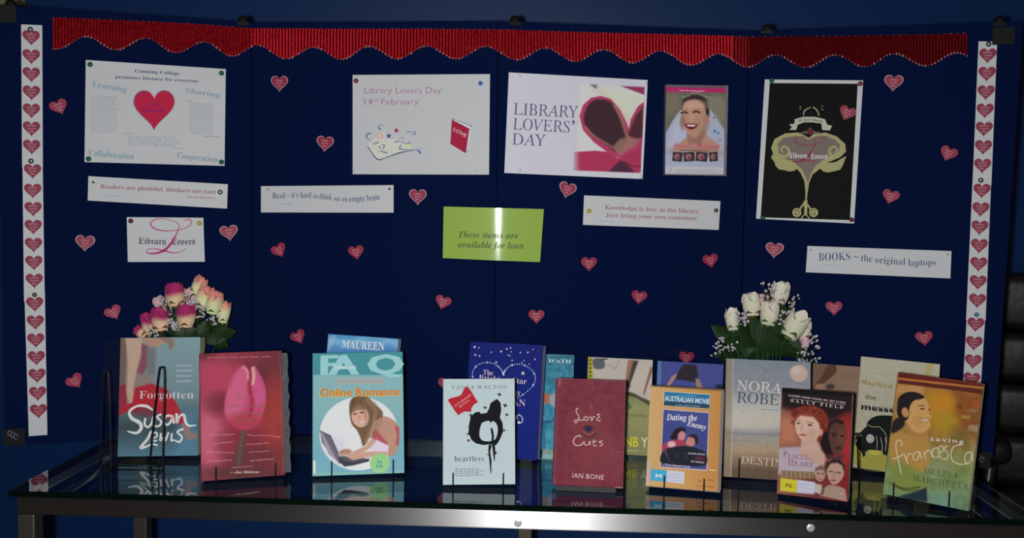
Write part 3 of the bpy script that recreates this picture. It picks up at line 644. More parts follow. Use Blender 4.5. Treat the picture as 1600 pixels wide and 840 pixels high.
s.mixin(np.clip((590-s.P()[:, 0])/60, 0, 1), (188, 184, 196)); s.pol([(1064, 100), (1100, 100), (1060, 850), (1030, 850)], (190, 186, 196), 4); s.pol([(500, 776), (1040, 794), (1040, 850), (500, 850)], (190, 186, 196), 4)
s.pol([(400, 50), (1100, 90), (1100, 167), (400, 138)], (188, 184, 194), 14)
s.T('LIBRARY', 104, 368, 572, 392, 86, 'caps', (92, 82, 118)); s.T('LOVERS', 100, 476, 512, 500, 84, 'caps', (92, 82, 118)); s.vs([(535, 412), (545, 425), (530, 445)], [18, 14, 3], (92, 82, 118)); s.T('DAY', 94, 586, 336, 598, 84, 'caps', (92, 82, 118)); s.bake(INK)
# green laminated card bent over the ridge
bend = lambda x, z: 0.104*(np.sqrt((x-0.013)**2+0.014**2)-0.014)
s, o = pinned('paper_sign', 'bright green laminated card "These items are available for loan" in the middle of the board', 'paper sign', [(692.7, 322.5), (850, 326.5), (844, 409.5), (691.3, 403.3)], clear_mat('laminate', (0.95, 0.96, 0.96), f0=0.06, rough=0.06), off=0.003, bend=bend, part='laminate')
s.canvas((132, 160, 60), 110, 60); s.bake(mat('green_card', (1, 1, 1), 0.14, spec=0.5, attr=True, coat=0.6), 'green_card'); s.img = None
s.crop(692, 322, 5.0); s.T('These items are', 120, 245, 590, 253, 50, 'bital', (72, 92, 60)); s.T('available for loan', 115, 322, 632, 333, 50, 'bital', (72, 92, 60)); s.y -= 0.0005; s.bake()
# black emblem poster
s, o = pinned('poster', 'glossy black poster with a gold scrolled Library Lovers emblem and white margin', 'poster', [(1195, 124), (1348.7, 125.5), (1334.4, 349), (1181.3, 341.4)], PAPER); s.crop(1170, 110, 3.358)
s.vp([(110, 66), (572, 70), (530, 785), (62, 770)], (17, 18, 17)); s._mk = None
gold = (150, 146, 98); gold2 = (128, 118, 100); g3 = (112, 98, 92)
s.vp([(122, 440), (175, 470), (250, 480), (300, 470), (240, 525), (215, 530), (185, 522), (160, 520), (140, 500), (135, 480), (118, 460)], gold); s.vp([(512, 448), (455, 480), (380, 490), (340, 475), (390, 530), (415, 535), (450, 528), (480, 520), (492, 500), (500, 480)], gold)
body = [(316, 352), (345, 330), (400, 325), (460, 345), (505, 385), (510, 425), (480, 455), (420, 480), (380, 510), (335, 545), (316, 590), (306, 660), (302, 700), (296, 700), (297, 640), (292, 580), (270, 535), (235, 500), (180, 475), (130, 445), (117, 405), (135, 360), (190, 330), (260, 325)]
s.vp(body, gold); s.vp([(316, 366), (350, 345), (400, 342), (450, 362), (480, 390), (470, 425), (410, 455), (350, 500), (322, 550), (310, 590), (300, 560), (280, 520), (230, 475), (160, 455), (150, 420), (150, 385), (180, 355), (240, 343), (285, 348)], g3)
for sx, cx in ((1, 182), (-1, 452)):
    s.vs([(cx-35*sx, 395), (cx-30*sx, 440), (cx+15*sx, 450), (cx+28*sx, 415), (cx, 400), (cx-12*sx, 420), (cx+5*sx, 430)], [16, 18, 14, 10, 5], gold)
s.vs([(300, 680), (298, 760)], 16, gold, False)
for sx in (-1, 1):
    cx = 296+44*sx; s.ve(cx, 745, 24, 24, gold); s.vs([(cx+12*sx, 735), (cx-8*sx, 732), (cx-10*sx, 752), (cx+8*sx, 755), (cx+4*sx, 744)], 3, (60, 58, 48)); s.vs([(296, 690), (296+20*sx, 715), (296+30*sx, 735)], [8, 10], gold)
s.ve(296, 700, 12, 16, gold); s.vs([(275, 775), (296, 755), (318, 775)], 6, gold)
s.vp([(242, 255), (285, 243), (345, 243), (400, 256), (412, 285), (437, 290), (425, 315), (385, 312), (380, 278), (330, 272), (290, 272), (258, 284), (248, 312), (212, 312), (226, 298), (212, 282), (238, 280)], (165, 168, 150))
s.T('@ your library', 262, 268, 386, 274, 14, 'frak', (60, 62, 60), arc=6); s.vp([(300, 332), (322, 296), (345, 332), (400, 330), (345, 318), (322, 305), (298, 318), (258, 330)], (95, 85, 78)); s.ve(322, 322, 20, 14, (105, 40, 48))
s.vs([(286, 236), (292, 212), (310, 200), (325, 192)], [5, 7, 4], gold); s.vs([(368, 238), (360, 212), (345, 198), (335, 192)], [5, 7, 4], gold)
for a in ((266, 188, 276, 192), (264, 204, 276, 200), (380, 190, 390, 185), (380, 202, 391, 206)): s.vs([a[:2], a[2:]], 3, (150, 150, 130), False)
lovers(s, 318, 432, 0.80, (138, 28, 62)); s.T('Library', 212, 460, 306, 460, 28, 'frak', (205, 200, 200)); s.T('Lovers', 326, 464, 414, 464, 28, 'frak', (205, 200, 200))
s.bake(mat('glossy_poster_ink', (1, 1, 1), 0.6, spec=0.04, attr=True))
# wedding film dvd on the board
s, o = dvd('wed', 'dvd case with a laughing bride in a veil, fixed high on the board', [(1041, 132), (1138, 133.7), (1134.8, 274.7), (1039, 273)], onboard=True); s.crop(1030, 120, 5.25)
s.loc = s.loc; s.canvas((120, 118, 108), 130, 180)
s.pol([(50, 60), (570, 60), (560, 130), (50, 130)], (95, 85, 92), 3); s.pol([(60, 84), (545, 92), (545, 132), (60, 128)], (178, 35, 98), 4)
s.pol([(60, 130), (545, 132), (540, 400), (58, 460)], (98, 98, 84), 10); s.ell(470, 280, 90, 130, (122, 118, 98), 40); s.ell(110, 220, 60, 90, (118, 105, 88), 40)
s.pol([(175, 270), (110, 360), (50, 470), (48, 740), (540, 740), (535, 440), (480, 350), (400, 240)], (158, 162, 185), 14); s.pol([(170, 300), (120, 420), (80, 560), (250, 600)], (175, 180, 200), 50, 0.6)
s.ell(290, 232, 108, 92, (56, 46, 46), 12); s.ell(396, 290, 16, 50, (56, 46, 46), 12)
for q in range(22): s.ell(185+q*11, 168-30*math.sin(q*math.pi/21)+8*math.sin(q*2.7), 9, 8, (150, 150, 132) if q % 2 else (92, 88, 80), 5, 0, .8)
s.pol([(95, 600), (190, 520), (232, 490), (225, 440), (380, 440), (400, 490), (500, 560), (480, 620)], (172, 130, 110), 12); s.pol([(225, 470), (290, 500), (380, 440), (345, 560), (235, 540)], (138, 92, 76), 26, 0.7); s.ell(370, 420, 26, 70, (150, 100, 84), 30, 20, .7)
s.pol([(184, 290), (204, 222), (255, 190), (325, 194), (368, 240), (382, 310), (364, 390), (318, 458), (268, 488), (222, 440), (190, 370)], (176, 128, 106), 8, smooth=True); s.ell(290, 235, 85, 40, (192, 148, 124), 40); s.ell(385, 350, 22, 40, (170, 115, 95), 10)
s.ell(262, 330, 28, 40, (190, 140, 116), 16); s.lin_([(180, 296), (205, 288), (230, 296)], 14, (60, 40, 38), 6); s.lin_([(278, 290), (305, 282), (332, 292)], 14, (60, 40, 38), 6); s.lin_([(175, 270), (230, 272)], 5, (90, 60, 50), 5, .6); s.lin_([(275, 268), (335, 262)], 5, (90, 60, 50), 5, .6)
s.pol([(212, 386), (260, 384), (312, 388), (298, 418), (262, 432), (226, 418)], (112, 30, 36), 6, smooth=True); s.pol([(224, 391), (300, 393), (288, 408), (236, 407)], (222, 218, 210), 4); s.lin_([(212, 360), (205, 385), (215, 420)], 4, (142, 90, 76), 6, .7, True); s.lin_([(318, 358), (328, 385), (315, 425)], 4, (142, 90, 76), 6, .7, True); s.lin_([(248, 300), (240, 340), (262, 352), (280, 345)], 5, (150, 100, 84), 6, .7, True); s.ell(190, 370, 20, 60, (138, 88, 75), 20, 0, .7)
s.ell(450, 335, 10, 10, (180, 90, 120), 3); s.ell(455, 445, 10, 12, (80, 90, 165), 3); s.ell(482, 460, 12, 10, (60, 140, 170), 3); s.ell(498, 520, 8, 8, (160, 80, 60), 3)
s.pol([(50, 730), (530, 738), (528, 800), (48, 795)], (178, 176, 180), 3); s.pol([(544, 62), (572, 62), (556, 815), (528, 812)], (108, 98, 106), 3); s.pol([(45, 795), (560, 800), (560, 820), (45, 820)], (112, 104, 112), 3); s.ell(300, 620, 220, 40, (150, 110, 100), 30, 2, .6)
for x, w_, rot_ in ((110, 80, 6), (200, 90, -4), (300, 95, 6), (410, 70, -4)):
    a = math.radians(rot_); R_ = lambda x_, y_: (x+w_/2+(x_-w_/2)*math.cos(a)-(y_-38)*math.sin(a), 655+(x_-w_/2)*math.sin(a)+(y_-38)*math.cos(a))
    s.pol([R_(0, 0), R_(w_, 0), R_(w_, 76), R_(0, 76)], (52, 42, 50), 3); x_, y_ = R_(w_*.45, 38); s.ell(x_, y_, w_*.3, 26, (150, 100, 92), 10); s.ell(x_+10, y_+8, w_*.2, 14, (120, 60, 80), 8)
s.lines(165, 100, 370, 116, 1, (220, 170, 190), dy=6, wd=7, rag=0); s.T("Muriel's Wedding", 108, 575, 490, 585, 46, 'script', (198, 52, 98)); s.lines(165, 594, 400, 606, 1, (90, 60, 30), dy=4, wd=6, rag=0)
s.lines(140, 755, 500, 785, 2, (140, 140, 150), dy=4, wd=5); s.vs([(80, 760), (92, 750), (100, 765), (85, 775)], 3, (110, 110, 120)); s.bake()

# pins
pins = [(141,101,'green','green pin at the top left corner of the red heart poster',.0052),(346,114.5,'green','green pin at the top right corner of the red heart poster',.0052),(138.6,248,'green','green pin at the bottom left corner of the red heart poster',.0052),(346,253,'green','green pin at the bottom right corner of the red heart poster',.0052),
 (146,284.7,'green','tiny green pin on the left of the readers are plentiful sign',.0022),(344,300,'silver','shiny silver pin at the right of the readers are plentiful sign',.0056),(204.5,345,'darkred','dark red pin on the small script L card',.0050),(311.5,348.5,'yellow','yellow pin on the small script L card',.0050),
 (419.5,295.7,'navy','dark pin at the left of the empty brain sign',.0026),(609,295,'darkred','dark pin at the right of the empty brain sign',.0022),(557,126.5,'red','red pin at the top left corner of the date poster',.0050),(751,130.3,'blue','bright blue pin at the top right corner of the date poster',.0045),
 (556,266,'clear','clear pin at the bottom left corner of the date poster',.0040),(744,265,'clear','clear pin at the bottom right corner of the date poster',.0040),(811.3,119.3,'clear','clear pin at the top left of the folded pages poster',.0046),(1008.3,130.6,'clear','clear pin at the top right of the folded pages poster',.0046),
 (811.7,266,'clear','clear pin at the bottom left of the folded pages poster',.0046),(1000.2,276.5,'clear','clear pin at the bottom right of the folded pages poster',.0046),(1206,126,'green','green pin at the top left corner of the black poster',.0050),(1344,131,'red','red pin at the top right corner of the black poster',.0050),
 (1192,340,'green','green pin at the bottom left corner of the black poster',.0046),(1330.5,343,'darkred','dark red pin at the bottom right corner of the black poster',.0046),(920,329.3,'yellow','yellow pin at the left of the knowledge is free sign',.0048),(1118,328.5,'bronze','dull metal pin at the right of the knowledge is free sign',.0048),
 (1266.7,390.3,'navy','dark pin at the left end of the laptops sign',.0026),(1481,397,'navy','dark pin at the right end of the laptops sign',.0026),(48,46.5,'silver','silver pin at the very top of the left heart strip',.0056),(49,251.5,'silver','silver pin a third of the way down the left heart strip',.0050),
 (54.5,460,'bronze','dull bronze pin on the lower part of the left heart strip',.0046),(1544,69.5,'silver','silver pin at the very top of the right heart strip',.0050),(1532,281.5,'silver','silver pin a third of the way down the right heart strip',.0050),(1525.5,491,'teal','teal pin on the lower part of the right heart strip',.0048)]
for x, y, c, lab, r in pins: pin(x, y, c, lab, r)

# ------------------------------------------------------------------ books and film cases on the glass
W = (205, 210, 214)
SKIN = (205, 150, 125)
# back row
s = book('forgotten', 'grey teal paperback with red skirted figure and white brush lettering, behind empty wire stand', [(187.2,527.3),(311.6,527.9),(311,712.6),(185.7,712.4)], t=0.030, lean=9, yaw=2, spine=(125,120,110)).crop(150, 510, 3.36)
s.img[:] = (118, 145, 155); s.grad((0, 60), (0, 680), [(0, (128, 158, 165)), (.5, (112, 138, 146)), (.75, (62, 78, 84)), (1, (80, 120, 140))]); s.pol([(430, 440), (545, 440), (545, 680), (420, 680)], (84, 130, 158), 60, .8)
s.pol([(110, 60), (245, 60), (240, 240), (300, 250), (300, 330), (120, 460)], (150, 120, 110), 20, .8); s.pol([(120, 60), (160, 60), (150, 330), (120, 460)], (122, 96, 88), 8)
s.pol([(150, 60), (240, 60), (235, 140), (210, 230), (195, 330), (210, 400), (180, 420), (160, 340), (165, 200)], (196, 160, 140), 10); s.pol([(240, 60), (360, 62), (365, 85), (330, 100), (295, 115), (255, 90)], (180, 140, 120), 12); s.pol([(320, 60), (400, 62), (410, 100), (385, 130), (370, 90)], (140, 115, 105), 14)
s.pol([(235, 90), (270, 100), (275, 200), (240, 255), (215, 240), (235, 160)], (140, 75, 90), 12); s.pol([(260, 110), (310, 110), (310, 250), (265, 250)], (118, 118, 120), 20)
s.pol([(125, 310), (155, 300), (165, 440), (120, 470)], (160, 45, 60), 8); s.pol([(205, 320), (290, 300), (370, 330), (420, 400), (470, 500), (440, 520), (350, 470), (290, 420), (210, 440), (130, 450), (130, 420), (190, 400)], (186, 38, 52), 10); s.pol([(200, 410), (300, 420), (340, 470), (250, 470), (160, 450)], (150, 30, 45), 20, .6)
s.pol([(455, 510), (490, 525), (500, 560), (535, 565), (530, 595), (480, 598), (460, 560)], (150, 120, 112), 8); s.speck(5)
s.T('Forgotten', 228, 378, 512, 382, 42, 'serif', (205, 198, 202)); lw = (236, 236, 238)
for p, wd in [([(300,440),(265,418),(215,418),(178,445),(190,480),(232,505),(240,535),(215,558),(168,548)], [8,16,12,14,18,20,18,14,6]), ([(262,480),(258,512),(275,528),(295,508),(303,475),(303,522)], 12), ([(345,462),(322,475),(345,500),(335,522),(312,524)], 11), ([(400,472),(372,472),(360,500),(378,518),(400,492),(403,470),(412,512)], 12), ([(425,458),(428,508),(440,476),(462,466),(472,502),(490,524),(530,522)], [14,12,10,14,14,12,5]),
              ([(292,548),(275,590),(238,635),(262,632),(300,618),(328,625)], [10,14,14,12,8,10]), ([(302,588),(325,575),(318,556),(300,570),(304,600),(325,598)], 9), ([(345,560),(342,600),(360,578),(368,602),(384,556)], 10), ([(402,562),(400,600),(412,596)], 10), ([(462,540),(430,556),(455,582),(442,608),(415,598)], [12,10,10,12,6])]: s.vs(p, wd, lw)
s.lines(420, 190, 510, 300, 4, (170, 180, 185), wd=8); s.bake()
fg = s
s = book('maureen', 'blue paperback peeking out above the turquoise book', [(511.9,522.4),(623.3,532.6),(612,712),(500,702)], t=0.018, lean=8, yaw=0, spine=(110,150,190), ill=.55).crop(480, 510, 3.23)
s.grad((0, 40), (0, 130), [(0, (60, 130, 185)), (.5, (95, 160, 205)), (1, (70, 125, 185))]); s.lin_([(90, 60), (200, 90), (330, 50), (460, 110)], 20, (150, 195, 220), 30, .5, True); s.lin_([(95, 120), (130, 60)], 16, (175, 190, 200), 20, .6); s.pol([(455, 70), (466, 72), (462, 140), (452, 140)], (90, 80, 90), 4)
s.T('MAUREEN', 170, 112, 384, 130, 42, 'serifb', (215, 225, 238)); s.bake()
s = book('star', 'dark blue hardback with heart outline of silver dots, behind the white book', [(736.6,533),(850,539),(837,716.5),(722,712)], t=0.034, lean=10, yaw=-13, spine=(22,34,120), hard=True).crop(720, 525, 4.1)
s.grad((0, 30), (0, 800), [(0, (22, 32, 112)), (.5, (20, 34, 128)), (1, (18, 30, 118))]); s.speck(3)
for t_, a in (('The', (148, 248, 212, 252, 34)), ('Brightest Star', (120, 282, 425, 305, 36)), ('in the Sky', (205, 372, 385, 376, 36))): s.T(t_, a[0], a[1], a[2], a[3], a[4], 'serif', (215, 190, 190))
s.T('MARIAN', 180, 440, 415, 446, 44, 'serif', (205, 180, 175)); s.vs([(350, 520), (375, 500), (395, 520), (392, 545), (370, 555)], 7, (170, 175, 195)); s.vs([(350, 505), (365, 520), (352, 535)], 5, (170, 175, 195)); s.ve(372, 548, 8, 8, (215, 215, 220))
for i in range(88):
    t_ = 2*math.pi*i/88; x = 16*math.sin(t_)**3; y = 13*math.cos(t_)-5*math.cos(2*t_)-2*math.cos(3*t_)-math.cos(4*t_); px, py = 280+x*12.6, 300-y*10.6+x*0.6
    s.ve(px, py, 4.2 if i % 5 else 7, 4.2 if i % 5 else 7, [(170, 185, 205), (200, 205, 215), (150, 180, 205)][i % 3], 6)
for x, y, r in [(97,70,8),(125,75,5),(100,120,7),(128,127,6),(205,103,5),(268,98,7),(305,82,6),(330,75,5),(332,100,4),(313,122,5),(325,127,4),(390,105,5),(438,103,6),(470,85,4),(482,147,5),(338,155,5),(235,168,7),(412,155,4),(400,170,4),(445,178,4)]: s.ve(x, y, r, r, (195, 185, 205), 6)
s.vp([(405+(14 if k % 2 == 0 else 6)*math.sin(k*math.pi/5), 236-(14 if k % 2 == 0 else 6)*math.cos(k*math.pi/5)) for k in range(10)], (235, 240, 190)); s.bake(); star_b = s
s = book('dath', 'teal blue paperback with an orange hand, between the dark blue book and the maroon book', [(806,551.5),(896.8,555.5),(893,703),(802,699.5)], t=0.015, lean=6, yaw=0, spine=(60,110,130), ill=.55).crop(720, 525, 4.1)
s.grad((0, 120), (0, 730), [(0, (50, 110, 132)), (.4, (52, 135, 165)), (.6, (45, 125, 160)), (1, (62, 138, 160))]); s.speck(16, 5); s.speck(10, 2); s.lin_([(520, 260), (600, 300), (720, 280)], 20, (35, 90, 120), 40, .7); s.lin_([(510, 545), (560, 550), (600, 540)], 12, (28, 70, 105), 12, .8); s.lin_([(535, 560), (535, 720)], 16, (30, 95, 130), 14, .8)
s.pol([(520, 362), (575, 372), (575, 432), (518, 432)], (175, 98, 72), 10); s.pol([(570, 378), (606, 365), (606, 465), (565, 425)], (148, 150, 165), 8)
s.T("D'ATH", 560, 168, 705, 174, 22, 'serifb', (190, 205, 205)); s.bake()
s = book('records', 'olive and cream paperback with book pages and yellow capitals, behind the maroon book', [(921,558.7),(1021.7,561),(1013,711),(912,707)], t=0.022, lean=9, spine=(150,140,20), ill=.6).crop(910, 550, 4.94)
s.grad((0, 330), (0, 790), [(0, (120, 122, 80)), (.2, (142, 140, 88)), (1, (125, 124, 78))]); s.pol([(50, 40), (560, 40), (560, 380), (340, 300), (50, 330)], (178, 168, 158), 6); s.pol([(55, 43), (85, 43), (85, 330), (50, 330)], (165, 155, 25), 3)
for y in (60, 90, 120, 150, 180): s.pol([(60, y), (74, y+3), (68, y+18), (58, y+16)], (40, 38, 20), 3)
s.pol([(90, 60), (160, 55), (180, 95), (165, 130), (110, 135), (88, 110)], (88, 90, 98), 8, smooth=True); s.lin_([(150, 62), (195, 55)], 10, (50, 45, 48), 5); s.lin_([(180, 95), (225, 110), (255, 130), (275, 95), (295, 60)], 4, (110, 102, 98), 3, .8, True)
s.pol([(360, 60), (405, 58), (345, 260), (335, 210)], (150, 105, 80), 8); s.pol([(400, 62), (445, 66), (375, 255), (350, 300), (345, 260)], (70, 58, 55), 12); s.pol([(440, 66), (530, 75), (465, 350), (372, 245)], (182, 168, 155), 8); s.pol([(535, 100), (550, 130), (490, 300), (470, 345), (475, 300)], (140, 88, 78), 8); s.pol([(548, 140), (556, 380), (500, 360)], (185, 172, 158), 8); s.pol([(350, 300), (410, 320), (460, 350), (520, 375), (520, 410), (420, 350), (340, 330)], (60, 58, 45), 14, .9)
s.pol([(340, 380), (370, 395), (385, 425), (360, 445), (340, 430)], (85, 108, 88), 6); s.T('High Fidelity', 215, 494, 498, 500, 28, 'sans', (80, 90, 78)); s.T('NICK HOR', 30, 722, 318, 724, 72, 'heavy', (200, 190, 30)); s.T('NB', 320, 724, 425, 726, 74, 'heavy', (200, 190, 30)); s.T('Y', 448, 728, 496, 729, 74, 'heavy', (205, 205, 180)); s.lines(330, 745, 430, 765, 1, (180, 180, 130), wd=6); s.bake()
s = book('denim', 'purple blue paperback with a seated figure, behind the orange dvd case', [(1028,562.5),(1130,570),(1126,716),(1022,709)], t=0.018, lean=9, spine=(70,95,150), ill=.55).crop(980, 530, 3.23)
s.img[:] = (66, 72, 142); s.speck(4, 3); s.pol([(150, 105), (172, 107), (170, 260), (150, 260)], (82, 110, 170), 4)
s.pol([(285, 125), (350, 128), (358, 180), (350, 215), (290, 205), (245, 200), (255, 165)], (40, 36, 44), 8); s.pol([(255, 168), (242, 195), (215, 235), (195, 235), (225, 185)], (165, 120, 108), 5); s.pol([(345, 195), (362, 200), (385, 250), (350, 245)], (160, 115, 100), 5); s.ell(470, 240, 26, 14, (30, 34, 60), 8); s.bake()
s = book('beach', 'thick grey and tan novel with large serif capitals, behind the red haired woman dvd', [(1134.4,560),(1268.5,565),(1263,752.5),(1132.6,744.3)], t=0.036, lean=12, spine=(150,125,105)).crop(1120, 550, 3.818)
s.grad((0, 40), (0, 780), [(0, (122, 130, 142)), (.25, (138, 140, 146)), (.36, (176, 174, 170)), (.5, (192, 188, 180)), (.55, (188, 180, 168)), (.6, (140, 140, 142)), (.66, (160, 150, 138)), (.75, (172, 142, 115)), (.85, (128, 100, 78)), (1, (92, 72, 55))]); s.speck(5, 3)
s.pol([(50, 38), (92, 40), (92, 745), (45, 742)], (152, 128, 108), 8, .7); s.lin_([(95, 40), (88, 745)], 5, (185, 182, 178), 5, .8); s.ell(240, 420, 160, 60, (195, 180, 165), 60, 0, .6); s.lin_([(60, 490), (370, 500)], 6, (110, 115, 122), 6, .7); s.lin_([(60, 530), (260, 540)], 5, (118, 118, 118), 6, .5)
s.pol([(95, 690), (550, 700), (550, 780), (90, 750)], (92, 74, 58), 20, .5); s.ell(493, 128, 55, 52, (192, 165, 150), 5); s.ell(480, 110, 30, 22, (210, 190, 180), 20, 0, .7); s.lin_([(275, 110), (292, 122), (305, 105)], 4, (100, 105, 112), 4, .6); s.lin_([(285, 140), (292, 122)], 4, (100, 105, 112), 4, .6)
s.T('NORA', 118, 232, 385, 252, 62, 'caps', (208, 200, 196)); s.T('ROBERTS', 118, 308, 540, 334, 66, 'caps', (72, 82, 98)); s.T('DESTINY', 146, 664, 430, 690, 42, 'caps', (205, 185, 160)); s.lines(260, 340, 520, 352, 1, (110, 112, 116), dy=12, wd=3); s.bake(); nora = s
s = book('girl', 'brown paperback with long haired girl, between the grey tan novel and the cream book', [(1270,566),(1370,576),(1362,722),(1264,713)], t=0.018, lean=8, spine=(140,105,85), ill=.5).crop(1260, 550, 4.42)
s.grad((40, 0), (480, 0), [(0, (118, 88, 66)), (.4, (132, 102, 82)), (1, (138, 108, 90))]); s.pol([(45, 75), (150, 80), (110, 180), (50, 240)], (108, 84, 66), 20); s.pol([(150, 85), (200, 88), (205, 140), (160, 180), (120, 215), (60, 250), (40, 240), (90, 190)], (88, 55, 36), 12, smooth=True); s.ell(95, 240, 40, 22, (148, 110, 88), 12); s.ell(165, 240, 30, 18, (66, 48, 42), 12); s.lines(250, 145, 370, 190, 3, (100, 76, 62), dy=6, wd=3); s.bake()
s = book('messenger', 'cream paperback with a black dog curled on yellow rings, behind the amber book', [(1348,559),(1472,570),(1453.5,745.5),(1330,733.5)], t=0.022, lean=12, spine=(165,160,130), ill=.58).crop(1260, 550, 4.42)
s.grad((0, 40), (0, 810), [(0, (178, 172, 148)), (.4, (172, 164, 142)), (1, (166, 157, 132))]); s.speck(5, 4); s.pol([(850, 80), (890, 85), (860, 200), (820, 200)], (172, 158, 72), 20, .7); s.lin_([(935, 95), (920, 200)], 6, (150, 145, 120), 6, .6)
s.ell(470, 690, 190, 140, (176, 164, 64), 6)
for r in range(13): s.vs([(470+(50+r*11.5)*1.02*math.cos(a/10*math.pi+.02*r), 690+(50+r*11.5)*.76*math.sin(a/10*math.pi+.02*r)) for a in range(21)], 3.2, (92, 88, 40), k=2)
s.vp([(405, 530), (430, 485), (480, 455), (540, 448), (600, 452), (640, 480), (640, 700), (540, 720), (520, 700), (500, 690), (420, 690), (400, 730), (385, 735), (370, 700), (335, 660), (332, 610), (360, 580)], (20, 22, 24), True); s.ve(437, 610, 28, 30, (172, 170, 160))
for a, b_, c_ in [((425, 515), (455, 530), (500, 525)), ((500, 525), (545, 575), (550, 640)), ((480, 590), (485, 640), (480, 680)), ((510, 600), (520, 660), (515, 700)), ((380, 590), (350, 600), (335, 640)), ((400, 700), (405, 720), (395, 735)), ((540, 600), (548, 640), (540, 690)), ((350, 570), (380, 550), (420, 520))]: s.vs([a, b_, c_], 4, (168, 165, 130))
s.vs([(428, 600), (430, 606)], 5, (40, 40, 40), False); s.vs([(446, 600), (448, 606)], 5, (40, 40, 40), False); s.vs([(426, 624), (438, 630), (450, 624)], 3, (60, 50, 50))
s.T('Markus Zusak', 382, 232, 800, 290, 36, 'mono', (150, 118, 48), grow=0); s.T('Markus Zusak', 384, 231, 802, 289, 36, 'mono', (150, 118, 48)); s.T('the', 405, 335, 482, 342, 32, 'sansb', (92, 90, 78)); s.T('messenger', 375, 405, 800, 440, 40, 'serifb', (24, 26, 34)); s.T('messenger', 378, 411, 797, 446, 33, 'sansb', (24, 26, 34)); s.lines(530, 150, 700, 166, 1, (130, 125, 105), dy=10, wd=3); s.lin_([(310, 806), (500, 830)], 4, (90, 90, 90), 4); s.bake(); mess = s

# front row
s = book('tulip', 'crimson paperback with a pink tulip and handwritten names, in a clear sleeve', [(311.9,551.4),(437.5,548.5),(448.2,742),(314.9,750.8)], t=0.026, lean=13, spine=(150,40,62)).crop(300, 530, 3.36)
s.grad((40, 0), (480, 0), [(0, (160, 56, 74)), (.5, (140, 40, 56)), (1, (142, 50, 54))]); s.ell(140, 190, 120, 110, (190, 62, 92), 90); s.ell(400, 150, 95, 100, (112, 44, 56), 100); s.ell(240, 90, 120, 40, (150, 58, 72), 60, 0, .7)
s.ell(90, 500, 80, 180, (206, 92, 120), 80); s.ell(430, 400, 55, 190, (170, 56, 54), 70); s.ell(340, 610, 130, 60, (112, 50, 56), 70, 0, .8); s.ell(250, 700, 230, 42, (98, 52, 56), 50, 0, .9); s.ell(145, 330, 70, 60, (118, 38, 52), 60, 0, .7); s.ell(60, 70, 50, 30, (92, 40, 46), 40, 0, .7); s.ell(180, 540, 60, 60, (150, 50, 66), 60, 0, .7)
s.pol([(260, 455), (282, 455), (266, 660), (226, 660)], (92, 70, 66), 10); s.lin_([(270, 470), (245, 650)], 6, (120, 100, 88), 8, .6)
s.pol([(262, 138), (295, 160), (320, 138), (350, 180), (380, 240), (385, 320), (365, 410), (320, 455), (270, 466), (215, 445), (175, 400), (170, 330), (190, 240), (225, 170)], (206, 66, 112), 8, smooth=True)
s.pol([(258, 142), (282, 165), (292, 240), (280, 330), (225, 420), (182, 385), (180, 320), (202, 230), (232, 168)], (216, 92, 132), 30, .9, True); s.pol([(322, 148), (350, 190), (374, 260), (370, 330), (335, 340), (318, 250)], (212, 86, 140), 28, .9, True)
s.lin_([(300, 165), (302, 260), (316, 330), (300, 400)], 16, (158, 34, 52), 18, .9, True); s.lin_([(196, 250), (182, 330), (200, 410)], 8, (216, 110, 150), 12, .5, True); s.lin_([(375, 250), (378, 330), (360, 400)], 8, (214, 100, 140), 12, .5, True)
s.lin_([(268, 142), (288, 165), (291, 205)], 10, (226, 180, 190), 12, .85, True); s.lin_([(316, 148), (321, 195), (316, 228)], 14, (226, 196, 165), 12, .85, True); s.ell(275, 425, 95, 42, (186, 56, 72), 44, 0, .9); s.lin_([(230, 200), (215, 290), (220, 370)], 10, (216, 96, 146), 22, .5, True); s.lin_([(335, 220), (345, 300), (335, 370)], 10, (212, 84, 132), 22, .5, True)
s.T('Some', 230, 306, 318, 302, 24, 'hand', (150, 104, 78)); s.T('Dream of being', 175, 344, 385, 350, 26, 'hand', (150, 104, 78)); s.T('swept away', 195, 385, 370, 388, 26, 'hand', (150, 104, 78)); s.T('by love', 235, 425, 320, 422, 22, 'hand', (150, 104, 78))
s.lines(78, 85, 415, 95, 1, (195, 110, 125), wd=4, rag=0)
for x0, y0, x1, y1 in [(90, 498, 226, 496), (104, 545, 222, 535), (78, 590, 226, 594), (74, 640, 214, 634), (290, 500, 470, 512), (284, 552, 408, 544), (302, 592, 410, 588), (308, 640, 438, 628), (212, 676, 325, 668), (204, 702, 360, 698)]:
    n = int((x1-x0)/4); r = random.Random(x0+y0); s.vs([(x0+(x1-x0)*k/n, y0+(y1-y0)*k/n-((k % 2)*5+r.random()*6)) for k in range(n+1)], 1.8, (205, 140, 150), k=3)
s.T('Sue Williams', 232, 702, 360, 700, 18, 'hand', (232, 190, 190)); s.bake(); tulip = s
sv = MB(); h_ = s.w/2; n = 22                                    # crinkled clear sleeve standing proud of the fore edge
V = []; Fc = []
for j in range(n+1):
    z = 0.004+(s.h-0.008)*j/n; wv = 0.004*math.sin(j*1.9)+0.002*math.sin(j*4.1)
    V += [(h_-0.004, -0.0012, z), (h_+0.004, 0.004+wv*0.3, z), (h_+0.011+wv*0.4, 0.010+wv, z), (h_+0.006, 0.020, z)]
for j in range(n):
    for k in range(3): a = 4*j+k; Fc.append((a, a+1, a+5, a+4))
SLV = clear_mat('crinkled_film', (0.80, 0.82, 0.85), f0=0.30, rough=0.15, haze=0.16); obj('clear_sleeve', mesh('sleeve', V, Fc), SLV, s.parent)
